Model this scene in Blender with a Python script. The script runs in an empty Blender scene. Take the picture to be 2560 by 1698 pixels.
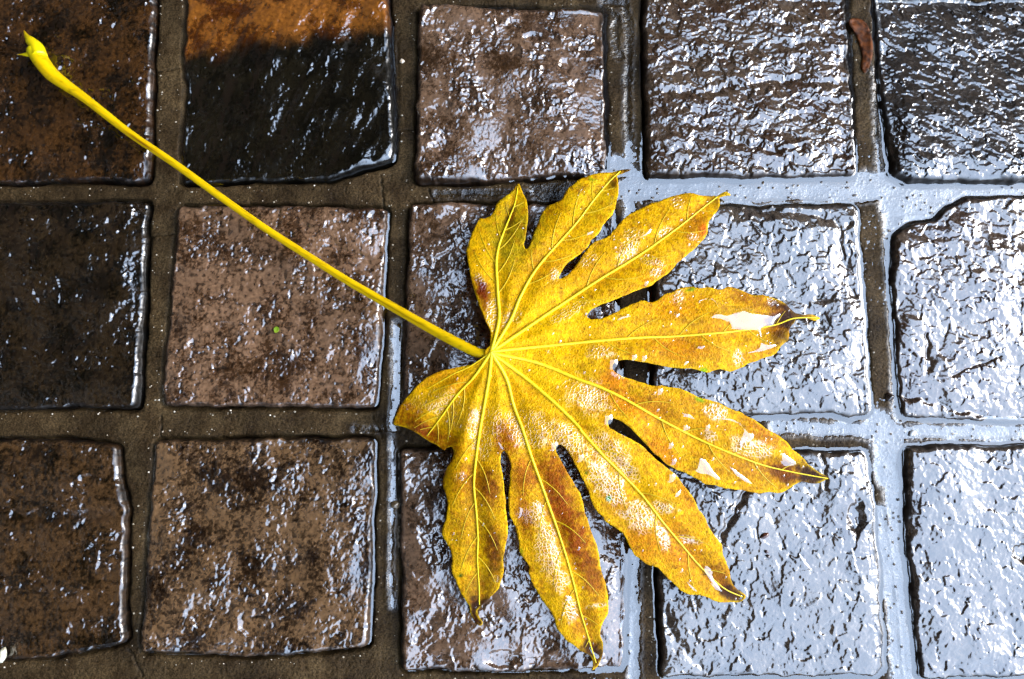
import bpy, math, random
import numpy as np
from mathutils import Vector, geometry, kdtree

# ------------------------------------------------------------------ scene, camera, sky, sun, exposure
scene = bpy.context.scene
COL = scene.collection
FPX, W, H = 26.0 / 36.0 * 2560, 2560.0, 1698.0
TILT = math.radians(7.0)
DIST = 0.444
CAM_H = DIST * math.cos(TILT)

cam_data = bpy.data.cameras.new('camera')
cam_data.sensor_fit = 'HORIZONTAL'
cam_data.sensor_width = 36.0
cam_data.lens = 26.0
cam_data.clip_start = 0.01
cam_data.clip_end = 500.0
cam = bpy.data.objects.new('camera', cam_data)
cam.location = (0, 0, CAM_H)
cam.rotation_euler = (TILT, 0, 0)
COL.objects.link(cam)
scene.camera = cam

SUN_EL, SUN_AZ = math.radians(28), math.radians(78)      # azimuth measured from +Y towards +X
world = bpy.data.worlds.new('World')
scene.world = world
world.use_nodes = True
wn, wl = world.node_tree.nodes, world.node_tree.links
wn.clear()
sky = wn.new('ShaderNodeTexSky')
sky.sky_type = 'NISHITA'
sky.sun_disc = False
sky.sun_elevation = SUN_EL
sky.sun_rotation = SUN_AZ
sky.air_density = 1.0
sky.dust_density = 4.0
sky.ozone_density = 1.0
bg = wn.new('ShaderNodeBackground')
bg.inputs['Strength'].default_value = 0.13
hsv = wn.new('ShaderNodeHueSaturation')                 # thin overcast veil: paler than a clear sky
hsv.inputs['Saturation'].default_value = 0.7
wout = wn.new('ShaderNodeOutputWorld')
veil = wn.new('ShaderNodeMix'); veil.data_type = 'RGBA'
veil.inputs['Factor'].default_value = 0.7
veil.inputs['B'].default_value = (5.3, 6.9, 9.6, 1)      # even cloud cover over the clear sky
wl.new(sky.outputs[0], hsv.inputs['Color'])
wl.new(hsv.outputs[0], veil.inputs['A'])
wl.new(veil.outputs['Result'], bg.inputs['Color'])
wl.new(bg.outputs[0], wout.inputs['Surface'])

sun_data = bpy.data.lights.new('sun', 'SUN')
sun_data.energy = 0.7
sun_data.angle = math.radians(36)
sun_data.color = (0.95, 0.97, 1.0)
sun = bpy.data.objects.new('sun', sun_data)
sd = Vector((math.sin(SUN_AZ) * math.cos(SUN_EL), math.cos(SUN_AZ) * math.cos(SUN_EL), math.sin(SUN_EL)))
sun.rotation_euler = (-sd).to_track_quat('-Z', 'Y').to_euler()
COL.objects.link(sun)

scene.view_settings.view_transform = 'Standard'
scene.view_settings.look = 'None'
scene.view_settings.gamma = 1.0
scene.view_settings.use_curve_mapping = False
scene.view_settings.exposure = 2.12
scene.cycles.max_bounces = 8
scene.cycles.transparent_max_bounces = 12
scene.cycles.caustics_reflective = False
scene.cycles.caustics_refractive = False

# ------------------------------------------------------------------ helpers
CT, ST = math.cos(TILT), math.sin(TILT)

def p2w(u, v, z=0.0):
    """point of the photograph -> where that ray meets height z"""
    u, v = np.asarray(u, float), np.asarray(v, float)
    rx, ry = (u - W / 2) / FPX, -(v - H / 2) / FPX
    dy, dz = ry * CT + ST, ry * ST - CT
    t = (np.asarray(z, float) - CAM_H) / dz
    return rx * t, dy * t

def D(pts):                                             # traced on the 2364 px wide view
    return [(x * 2560 / 2364, y * 2560 / 2364) for x, y in pts]

def Z(ox, oy, pts, s=3.92):                             # traced on an enlarged crop
    return [(ox + x / s, oy + y / s) for x, y in pts]

def lin(c):
    c = np.asarray(c, float) / 255.0
    return np.where(c <= 0.04045, c / 12.92, ((c + 0.055) / 1.055) ** 2.4)

def perlin(x, y, seed=0):
    rs = np.random.RandomState(seed % 100003)
    perm = rs.permutation(512)
    ang = rs.rand(512) * 2 * np.pi
    gx, gy = np.cos(ang), np.sin(ang)
    xi, yi = np.floor(x).astype(int), np.floor(y).astype(int)
    xf, yf = x - xi, y - yi
    def g(ix, iy, fx, fy):
        h = perm[(perm[ix & 511] + iy) & 511]
        return gx[h] * fx + gy[h] * fy
    u = xf * xf * xf * (xf * (xf * 6 - 15) + 10)
    v = yf * yf * yf * (yf * (yf * 6 - 15) + 10)
    a = g(xi, yi, xf, yf); b = g(xi + 1, yi, xf - 1, yf)
    c = g(xi, yi + 1, xf, yf - 1); d = g(xi + 1, yi + 1, xf - 1, yf - 1)
    return ((a + (b - a) * u) * (1 - v) + (c + (d - c) * u) * v) * 1.5

def fbm(x, y, seed, octaves=3, gain=0.5):
    s, a = 0, 1.0
    for o in range(octaves):
        s = s + a * perlin(x * 2 ** o, y * 2 ** o, seed + 17 * o); a *= gain
    return s

def smooth(a, b, x):
    t = np.clip((x - a) / (b - a), 0, 1)
    return t * t * (3 - 2 * t)

def sd_poly(px, py, poly):
    """signed distance to polygon, positive inside"""
    poly = np.asarray(poly, float)
    d = np.full(px.shape, 1e9); inside = np.zeros(px.shape, bool)
    n = len(poly)
    for i in range(n):
        ax, ay = poly[i]; bx, by = poly[(i + 1) % n]
        ex, ey = bx - ax, by - ay
        wx, wy = px - ax, py - ay
        t = np.clip((wx * ex + wy * ey) / (ex * ex + ey * ey + 1e-18), 0, 1)
        d = np.minimum(d, (wx - ex * t) ** 2 + (wy - ey * t) ** 2)
        if abs(ey) > 1e-12:
            c = ((ay <= py) & (by > py)) | ((by <= py) & (ay > py))
            inside ^= c & (px < ax + (py - ay) / ey * ex)
    d = np.sqrt(d)
    return np.where(inside, d, -d)

def sd_line(px, py, pts):
    d = np.full(px.shape, 1e9)
    for (ax, ay), (bx, by) in zip(pts[:-1], pts[1:]):
        ex, ey = bx - ax, by - ay
        t = np.clip(((px - ax) * ex + (py - ay) * ey) / (ex * ex + ey * ey + 1e-18), 0, 1)
        d = np.minimum(d, (px - ax - ex * t) ** 2 + (py - ay - ey * t) ** 2)
    return np.sqrt(d)

def new_mesh(name, verts, faces, smooth_shade=True, attrs=None):
    me = bpy.data.meshes.new(name)
    verts = np.asarray(verts, np.float32)
    me.vertices.add(len(verts)); me.vertices.foreach_set('co', verts.ravel())
    if isinstance(faces, np.ndarray):
        k = faces.shape[1]
        me.loops.add(faces.size); me.loops.foreach_set('vertex_index', faces.ravel().astype(np.int32))
        me.polygons.add(len(faces))
        me.polygons.foreach_set('loop_start', np.arange(0, faces.size, k, dtype=np.int32))
        me.update(calc_edges=True)
    else:
        me.clear_geometry()
        me.from_pydata([tuple(v) for v in verts.tolist()], [], faces)
    if smooth_shade:
        me.polygons.foreach_set('use_smooth', np.ones(len(me.polygons), bool))
    for k, val in (attrs or {}).items():
        val = np.asarray(val, np.float32)
        if val.ndim == 1:
            me.attributes.new(k, 'FLOAT', 'POINT').data.foreach_set('value', val)
        else:
            if val.shape[1] == 3:
                val = np.concatenate([val, np.ones((len(val), 1), np.float32)], 1)
            me.attributes.new(k, 'FLOAT_COLOR', 'POINT').data.foreach_set('color', val.ravel())
    me.update()
    return me

def link(name, me, mat=None, parent=None, loc=None):
    o = bpy.data.objects.new(name, me)
    if mat is not None and me is not None and not me.materials:
        me.materials.append(mat)
    COL.objects.link(o)
    if parent is not None:
        o.parent = parent
    if loc is not None:
        o.location = loc
    return o

def tag(o, label=None, cat=None, group=None, kind=None):
    for k, v in (('label', label), ('category', cat), ('group', group), ('kind', kind)):
        if v:
            o[k] = v
    return o

def empty(name, loc=(0, 0, 0)):
    o = bpy.data.objects.new(name, None)
    o.location = loc
    o.empty_display_size = 0.02
    COL.objects.link(o)
    return o

def grid_faces(mask):
    """quads of a (ny,nx) vertex grid whose four corners are kept; returns vertex index map and faces"""
    keep = mask[:-1, :-1] & mask[1:, :-1] & mask[:-1, 1:] & mask[1:, 1:]
    ny, nx = mask.shape
    idx = np.arange(ny * nx).reshape(ny, nx)
    f = np.stack([idx[:-1, :-1][keep], idx[:-1, 1:][keep], idx[1:, 1:][keep], idx[1:, :-1][keep]], 1)
    used = np.unique(f)
    remap = np.zeros(ny * nx, int); remap[used] = np.arange(len(used))
    return used, remap[f]

def catmull(pts, n=8, closed=False):
    P = [np.array(p, float) for p in pts]
    out = []
    m = len(P)
    segs = m if closed else m - 1
    for i in range(segs):
        p0 = P[(i - 1) % m] if closed or i > 0 else P[0]
        p1, p2 = P[i], P[(i + 1) % m]
        p3 = P[(i + 2) % m] if closed or i + 2 < m else P[-1]
        for k in range(n):
            t = k / n
            out.append(0.5 * (2 * p1 + (p2 - p0) * t + (2 * p0 - 5 * p1 + 4 * p2 - p3) * t * t
                              + (3 * p1 - p0 - 3 * p2 + p3) * t ** 3))
    if not closed:
        out.append(P[-1])
    return np.array(out)

def tube(path, radii, nseg=12, flat=1.0, cap=True):
    """swept tube; returns verts, faces"""
    path = np.asarray(path, float); n = len(path)
    tan = np.gradient(path, axis=0); tan /= np.linalg.norm(tan, axis=1)[:, None] + 1e-12
    up = np.array([0, 0, 1.0])
    V, F = [], []
    for i in range(n):
        s = np.cross(tan[i], up); s /= np.linalg.norm(s) + 1e-9
        u = np.cross(s, tan[i])
        for k in range(nseg):
            a = 2 * math.pi * k / nseg
            V.append(path[i] + s * math.cos(a) * radii[i] + u * math.sin(a) * radii[i] * flat)
    for i in range(n - 1):
        for k in range(nseg):
            k2 = (k + 1) % nseg
            F.append((i * nseg + k, i * nseg + k2, (i + 1) * nseg + k2, (i + 1) * nseg + k))
    if cap:
        F.append(tuple(range(nseg))[::-1]); F.append(tuple(range((n - 1) * nseg, n * nseg)))
    return V, F

# ------------------------------------------------------------------ materials
def material(name):
    m = bpy.data.materials.new(name); m.use_nodes = True
    n = m.node_tree.nodes; n.clear()
    out = n.new('ShaderNodeOutputMaterial')
    return m, n, m.node_tree.links, out

def add(n, t, **kw):
    o = n.new(t)
    for k, v in kw.items():
        setattr(o, k, v)
    return o

def coord(n):
    return n.new('ShaderNodeTexCoord').outputs['Object']

def mat_stone():
    m, n, l, out = material('wet_stone')
    b = add(n, 'ShaderNodeBsdfPrincipled'); l.new(b.outputs[0], out.inputs[0])
    at = add(n, 'ShaderNodeAttribute', attribute_name='Col')
    c = coord(n)
    nz = add(n, 'ShaderNodeTexNoise'); nz.inputs['Scale'].default_value = 420; nz.inputs['Detail'].default_value = 4
    l.new(c, nz.inputs['Vector'])
    rmp = add(n, 'ShaderNodeMapRange'); l.new(nz.outputs['Fac'], rmp.inputs['Value'])
    rmp.inputs['From Min'].default_value = 0.3; rmp.inputs['From Max'].default_value = 0.7
    rmp.inputs['To Min'].default_value = 0.62; rmp.inputs['To Max'].default_value = 1.3
    mul = add(n, 'ShaderNodeVectorMath', operation='MULTIPLY')
    l.new(at.outputs['Color'], mul.inputs[0]); l.new(rmp.outputs[0], mul.inputs[1])
    l.new(mul.outputs[0], b.inputs['Base Color'])
    rg = add(n, 'ShaderNodeAttribute', attribute_name='rough'); l.new(rg.outputs['Fac'], b.inputs['Roughness'])
    b.inputs['IOR'].default_value = STONE_IOR
    sg = add(n, 'ShaderNodeAttribute', attribute_name='spec'); l.new(sg.outputs['Fac'], b.inputs['Specular IOR Level'])
    nb = add(n, 'ShaderNodeTexNoise'); nb.inputs['Scale'].default_value = 900; nb.inputs['Detail'].default_value = 3
    l.new(c, nb.inputs['Vector'])
    bp = add(n, 'ShaderNodeBump'); bp.inputs['Strength'].default_value = 0.35; bp.inputs['Distance'].default_value = 0.0003
    l.new(nb.outputs['Fac'], bp.inputs['Height']); l.new(bp.outputs[0], b.inputs['Normal'])
    return m

def mat_mortar():
    m, n, l, out = material('mortar')
    b = add(n, 'ShaderNodeBsdfPrincipled'); l.new(b.outputs[0], out.inputs[0])
    c = coord(n)
    nz = add(n, 'ShaderNodeTexNoise'); nz.inputs['Scale'].default_value = 90; nz.inputs['Detail'].default_value = 6
    l.new(c, nz.inputs['Vector'])
    r = add(n, 'ShaderNodeValToRGB'); l.new(nz.outputs['Fac'], r.inputs[0])
    e = r.color_ramp.elements
    e[0].position, e[0].color = 0.3, (0.034, 0.019, 0.007, 1)
    e[1].position, e[1].color = 0.72, (0.080, 0.050, 0.021, 1)
    f = add(n, 'ShaderNodeTexNoise'); f.inputs['Scale'].default_value = 1100; f.inputs['Detail'].default_value = 2
    l.new(c, f.inputs['Vector'])
    fr = add(n, 'ShaderNodeMapRange'); l.new(f.outputs['Fac'], fr.inputs['Value'])
    fr.inputs['From Min'].default_value = 0.3; fr.inputs['From Max'].default_value = 0.7
    fr.inputs['To Min'].default_value = 0.4; fr.inputs['To Max'].default_value = 1.5
    mul = add(n, 'ShaderNodeVectorMath', operation='MULTIPLY')
    l.new(r.outputs[0], mul.inputs[0]); l.new(fr.outputs[0], mul.inputs[1])
    st = add(n, 'ShaderNodeTexNoise'); st.inputs['Scale'].default_value = 22; st.inputs['Detail'].default_value = 5
    l.new(c, st.inputs['Vector'])
    sr_ = add(n, 'ShaderNodeMapRange'); l.new(st.outputs['Fac'], sr_.inputs['Value'])
    sr_.inputs['From Min'].default_value = 0.35; sr_.inputs['From Max'].default_value = 0.65
    sr_.inputs['To Min'].default_value = 0.5; sr_.inputs['To Max'].default_value = 1.15
    mul2 = add(n, 'ShaderNodeVectorMath', operation='MULTIPLY')
    l.new(mul.outputs[0], mul2.inputs[0]); l.new(sr_.outputs[0], mul2.inputs[1])
    l.new(mul2.outputs[0], b.inputs['Base Color'])
    w = add(n, 'ShaderNodeAttribute', attribute_name='wet')
    rr = add(n, 'ShaderNodeMapRange'); l.new(w.outputs['Fac'], rr.inputs['Value'])
    rr.inputs['To Min'].default_value = 0.6; rr.inputs['To Max'].default_value = 0.16
    l.new(rr.outputs[0], b.inputs['Roughness'])
    sp = add(n, 'ShaderNodeMapRange'); l.new(w.outputs['Fac'], sp.inputs['Value'])
    sp.inputs['To Min'].default_value = 0.06; sp.inputs['To Max'].default_value = 0.55
    l.new(sp.outputs[0], b.inputs['Specular IOR Level'])
    b.inputs['IOR'].default_value = 1.7
    bp = add(n, 'ShaderNodeBump'); bp.inputs['Strength'].default_value = 0.9; bp.inputs['Distance'].default_value = 0.0004
    l.new(f.outputs['Fac'], bp.inputs['Height']); l.new(bp.outputs[0], b.inputs['Normal'])
    return m

def mat_water(name, ior, rough=0.02, tint=(0.93, 0.95, 0.96)):
    m, n, l, out = material(name)
    fr = add(n, 'ShaderNodeFresnel'); fr.inputs['IOR'].default_value = ior
    tr = add(n, 'ShaderNodeBsdfTransparent'); tr.inputs['Color'].default_value = (*tint, 1)
    gl = add(n, 'ShaderNodeBsdfAnisotropic'); gl.inputs['Roughness'].default_value = rough
    gl.inputs['Color'].default_value = (1, 1, 1, 1)
    nb = add(n, 'ShaderNodeTexNoise'); nb.inputs['Scale'].default_value = 120; nb.inputs['Detail'].default_value = 1
    l.new(coord(n), nb.inputs['Vector'])
    bp = add(n, 'ShaderNodeBump'); bp.inputs['Strength'].default_value = 0.12; bp.inputs['Distance'].default_value = 0.0003
    l.new(nb.outputs['Fac'], bp.inputs['Height']); l.new(bp.outputs[0], gl.inputs['Normal'])
    mx = add(n, 'ShaderNodeMixShader')
    ge = add(n, 'ShaderNodeNewGeometry')
    inv = add(n, 'ShaderNodeMath', operation='SUBTRACT'); inv.inputs[0].default_value = 1.0
    l.new(ge.outputs['Backfacing'], inv.inputs[1])
    ml = add(n, 'ShaderNodeMath', operation='MULTIPLY')
    l.new(fr.outputs[0], ml.inputs[0]); l.new(inv.outputs[0], ml.inputs[1])
    l.new(ml.outputs[0], mx.inputs[0]); l.new(tr.outputs[0], mx.inputs[1]); l.new(gl.outputs[0], mx.inputs[2])
    l.new(mx.outputs[0], out.inputs[0])
    return m

def mat_leaf():
    m, n, l, out = material('leaf_blade')
    b = add(n, 'ShaderNodeBsdfPrincipled')
    at = add(n, 'ShaderNodeAttribute', attribute_name='Col')
    wet = add(n, 'ShaderNodeAttribute', attribute_name='wet')
    c = coord(n)
    # mottling
    nz = add(n, 'ShaderNodeTexNoise'); nz.inputs['Scale'].default_value = 260; nz.inputs['Detail'].default_value = 5
    nz.inputs['Roughness'].default_value = 0.65
    l.new(c, nz.inputs['Vector'])
    r = add(n, 'ShaderNodeMapRange'); l.new(nz.outputs['Fac'], r.inputs['Value'])
    r.inputs['From Min'].default_value = 0.28; r.inputs['From Max'].default_value = 0.72
    r.inputs['To Min'].default_value = 0.62; r.inputs['To Max'].default_value = 1.28
    mul = add(n, 'ShaderNodeVectorMath', operation='MULTIPLY')
    l.new(at.outputs['Color'], mul.inputs[0]); l.new(r.outputs[0], mul.inputs[1])
    # fine network of veinlets: paler lines between cells
    vo = add(n, 'ShaderNodeTexVoronoi', feature='DISTANCE_TO_EDGE'); vo.inputs['Scale'].default_value = 540
    wv = add(n, 'ShaderNodeTexNoise'); wv.inputs['Scale'].default_value = 300
    l.new(c, wv.inputs['Vector'])
    wmix = add(n, 'ShaderNodeVectorMath', operation='MULTIPLY_ADD')
    wmix.inputs[1].default_value = (0.0012, 0.0012, 0.0012)
    l.new(wv.outputs['Color'], wmix.inputs[0]); l.new(c, wmix.inputs[2])
    l.new(wmix.outputs[0], vo.inputs['Vector'])
    edge = add(n, 'ShaderNodeMapRange'); l.new(vo.outputs['Distance'], edge.inputs['Value'])
    edge.inputs['From Min'].default_value = 0.03; edge.inputs['From Max'].default_value = 0.2
    edge.inputs['To Min'].default_value = 1.0; edge.inputs['To Max'].default_value = 0.0
    mixc = add(n, 'ShaderNodeMix', data_type='RGBA'); mixc.blend_type = 'MULTIPLY'
    em = add(n, 'ShaderNodeMath', operation='MULTIPLY'); em.inputs[1].default_value = 0.5
    l.new(edge.outputs[0], em.inputs[0])
    l.new(em.outputs[0], mixc.inputs['Factor'])
    l.new(mul.outputs[0], mixc.inputs['A'])
    mixc.inputs['B'].default_value = (1.35, 1.25, 0.6, 1)
    # tiny brown specks
    sp = add(n, 'ShaderNodeTexNoise'); sp.inputs['Scale'].default_value = 700; sp.inputs['Detail'].default_value = 2
    l.new(c, sp.inputs['Vector'])
    spr = add(n, 'ShaderNodeMapRange'); l.new(sp.outputs['Fac'], spr.inputs['Value'])
    spr.inputs['From Min'].default_value = 0.62; spr.inputs['From Max'].default_value = 0.72
    spr.inputs['To Min'].default_value = 0.0; spr.inputs['To Max'].default_value = 0.65
    mix2 = add(n, 'ShaderNodeMix', data_type='RGBA')
    l.new(spr.outputs[0], mix2.inputs['Factor']); l.new(mixc.outputs['Result'], mix2.inputs['A'])
    mix2.inputs['B'].default_value = (0.06, 0.02, 0.002, 1)
    l.new(mix2.outputs['Result'], b.inputs['Base Color'])
    wn_ = add(n, 'ShaderNodeTexNoise'); wn_.inputs['Scale'].default_value = 130; wn_.inputs['Detail'].default_value = 3
    l.new(c, wn_.inputs['Vector'])
    wr = add(n, 'ShaderNodeMapRange'); l.new(wn_.outputs['Fac'], wr.inputs['Value'])
    wr.inputs['From Min'].default_value = 0.5; wr.inputs['From Max'].default_value = 0.72
    e2 = add(n, 'ShaderNodeMath', operation='ADD', use_clamp=True)
    l.new(edge.outputs[0], e2.inputs[0]); l.new(wr.outputs[0], e2.inputs[1])
    wm = add(n, 'ShaderNodeMath', operation='MULTIPLY', use_clamp=True)
    l.new(e2.outputs[0], wm.inputs[0]); l.new(wet.outputs['Fac'], wm.inputs[1])
    # wet cuticle: smoother and glossier where a film of water clings
    rr = add(n, 'ShaderNodeMapRange'); l.new(wm.outputs[0], rr.inputs['Value'])
    rr.inputs['To Min'].default_value = 0.42; rr.inputs['To Max'].default_value = 0.14
    l.new(rr.outputs[0], b.inputs['Roughness'])
    ss = add(n, 'ShaderNodeMapRange'); l.new(wm.outputs[0], ss.inputs['Value'])
    ss.inputs['To Min'].default_value = 0.12; ss.inputs['To Max'].default_value = 0.7
    l.new(ss.outputs[0], b.inputs['Specular IOR Level'])
    ii = add(n, 'ShaderNodeMapRange'); l.new(wm.outputs[0], ii.inputs['Value'])
    ii.inputs['To Min'].default_value = 1.45; ii.inputs['To Max'].default_value = 2.3
    l.new(ii.outputs[0], b.inputs['IOR'])
    bp = add(n, 'ShaderNodeBump'); bp.inputs['Strength'].default_value = 0.55; bp.inputs['Distance'].default_value = 0.0004
    hh = add(n, 'ShaderNodeMath', operation='MULTIPLY_ADD'); hh.inputs[1].default_value = 0.8
    l.new(edge.outputs[0], hh.inputs[0]); l.new(nz.outputs['Fac'], hh.inputs[2])
    l.new(hh.outputs[0], bp.inputs['Height']); l.new(bp.outputs[0], b.inputs['Normal'])
    tl = add(n, 'ShaderNodeBsdfTranslucent'); l.new(mix2.outputs['Result'], tl.inputs['Color'])
    ms = add(n, 'ShaderNodeMixShader'); ms.inputs[0].default_value = 0.12
    l.new(b.outputs[0], ms.inputs[1]); l.new(tl.outputs[0], ms.inputs[2]); l.new(ms.outputs[0], out.inputs[0])
    return m

def mat_plain(name, c1, c2, scale, rough=0.5, spec=0.5, ior=1.5, bump=0.2, bdist=0.0003):
    m, n, l, out = material(name)
    b = add(n, 'ShaderNodeBsdfPrincipled'); l.new(b.outputs[0], out.inputs[0])
    nz = add(n, 'ShaderNodeTexNoise'); nz.inputs['Scale'].default_value = scale; nz.inputs['Detail'].default_value = 4
    l.new(coord(n), nz.inputs['Vector'])
    r = add(n, 'ShaderNodeValToRGB'); l.new(nz.outputs['Fac'], r.inputs[0])
    r.color_ramp.elements[0].position = 0.35; r.color_ramp.elements[1].position = 0.68
    r.color_ramp.elements[0].color = (*c1, 1); r.color_ramp.elements[1].color = (*c2, 1)
    l.new(r.outputs[0], b.inputs['Base Color'])
    b.inputs['Roughness'].default_value = rough; b.inputs['Specular IOR Level'].default_value = spec
    b.inputs['IOR'].default_value = ior
    bp = add(n, 'ShaderNodeBump'); bp.inputs['Strength'].default_value = bump; bp.inputs['Distance'].default_value = bdist
    l.new(nz.outputs['Fac'], bp.inputs['Height']); l.new(bp.outputs[0], b.inputs['Normal'])
    return m

STONE_IOR = 1.98
M_STONE = mat_stone()
M_MORTAR = mat_mortar()
M_WATER = mat_water('rain_water', 2.22)
M_FILM = mat_water('leaf_water', 2.3, 0.03, (0.97, 0.96, 0.93))
M_LEAF = mat_leaf()

# ------------------------------------------------------------------ the paving: traced outlines of the stones
# (outline, pigment light, pigment dark, tilt about x, tilt about y, relief style)
BR1, BR2 = (0.25, 0.142, 0.080), (0.065, 0.031, 0.013)
STONES = [
    (D([(-190, -18), (350, -18), (345, 200), (338, 414), (-205, 420)]), (0.088, 0.036, 0.010), (0.008, 0.005, 0.002), 0, -1, 'pit'),
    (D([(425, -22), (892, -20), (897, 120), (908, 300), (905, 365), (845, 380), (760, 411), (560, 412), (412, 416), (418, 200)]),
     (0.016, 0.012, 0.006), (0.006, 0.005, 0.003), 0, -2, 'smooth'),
    (D([(966, 6), (1395, 10), (1400, 395), (1250, 398), (1150, 412), (958, 416)]), BR1, BR2, -1, 3, 'lump'),
    (D([(1487, -22), (1960, -22), (1978, 398), (1740, 404), (1490, 402)]), (0.12, 0.075, 0.042), BR2, -2.0, 2, 'band'),
    (D([(2030, -22), (2520, -22), (2530, 415), (2100, 418), (2068, 400), (2046, 250)]), (0.060, 0.042, 0.028), (0.022, 0.015, 0.009), -5, 0, 'streak'),
    (D([(-205, 466), (335, 463), (326, 700), (311, 940), (-232, 945)]), (0.036, 0.021, 0.009), (0.005, 0.004, 0.002), 0, -1, 'pit'),
    (D([(412, 472), (893, 478), (885, 700), (868, 940), (372, 936), (384, 790), (402, 600)]), (0.34, 0.185, 0.098), (0.070, 0.030, 0.011), 0, 0, 'pit2'),
    (D([(946, 468), (1412, 468), (1425, 700), (1440, 948), (932, 945), (934, 800), (942, 640)]), BR1, BR2, 0, 2.5, 'lump'),
    (D([(1500, 470), (1976, 468), (1993, 700), (2011, 952), (1975, 965), (1935, 948), (1720, 958), (1505, 955)]), (0.12, 0.085, 0.055), (0.06, 0.042, 0.03), 1, 1.5, 'worm'),
    (D([(2066, 620), (2076, 545), (2110, 520), (2165, 508), (2200, 480), (2240, 458), (2520, 450), (2540, 978), (2096, 968), (2086, 900), (2076, 720)]), (0.13, 0.085, 0.052), BR2, 1, 1.5, 'worm2'),
    (D([(-232, 1024), (60, 1018), (150, 1016), (262, 1034), (268, 1110), (282, 1180), (277, 1310), (281, 1490), (120, 1522), (-262, 1532)]), (0.11, 0.054, 0.020), (0.010, 0.006, 0.002), 0, -1, 'pit'),
    (D([(356, 1018), (600, 1012), (862, 1012), (856, 1300), (852, 1494), (660, 1516), (322, 1512), (336, 1250)]), (0.25, 0.135, 0.060), (0.022, 0.010, 0.004), -1, 0, 'pit2'),
    (D([(924, 1036), (1446, 1012), (1448, 1300), (1441, 1548), (1200, 1552), (930, 1548), (922, 1150)]), BR1, BR2, 0, 2.5, 'lump'),
    (D([(1518, 1046), (1998, 1044), (2012, 1120), (2032, 1320), (2043, 1552), (2030, 1566), (1526, 1566), (1516, 1300)]), (0.13, 0.092, 0.060), (0.06, 0.042, 0.03), 1, 1, 'worm'),
    (D([(2098, 1030), (2540, 1028), (2560, 1562), (2136, 1572), (2119, 1400), (2104, 1240)]), (0.12, 0.085, 0.058), (0.06, 0.042, 0.03), 0.5, 1, 'worm'),
]

def terrace(n, k, w):
    """flaky steps: flat treads with short steep risers along contour lines of n"""
    q = n * k
    fl = np.floor(q)
    return (fl + smooth(.5 - w, .5 + w, q - fl)) / k

def facets(x, y, size, seed, step_, tilt, blend=.0):
    """broken facets: every Voronoi cell is a small plane with its own height and slope"""
    rs = np.random.RandomState(seed % 100003)
    N = 257
    jx, jy = rs.rand(N, N), rs.rand(N, N)
    h0 = (rs.rand(N, N) - .5) * 2 * step_
    gx, gy = rs.randn(N, N) * tilt, rs.randn(N, N) * tilt
    u, v = x / size, y / size
    iu, iv = np.floor(u).astype(int), np.floor(v).astype(int)
    best = np.full(u.shape, 1e9); out = np.zeros(u.shape)
    for a in (-1, 0, 1):
        for b in (-1, 0, 1):
            ci, cj = (iu + a) % N, (iv + b) % N
            dx, dy = u - (iu + a + jx[cj, ci]), v - (iv + b + jy[cj, ci])
            d = dx * dx + dy * dy
            m = d < best
            best = np.where(m, d, best)
            out = np.where(m, h0[cj, ci] + (gx[cj, ci] * dx + gy[cj, ci] * dy) * size, out)
    return out

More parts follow.
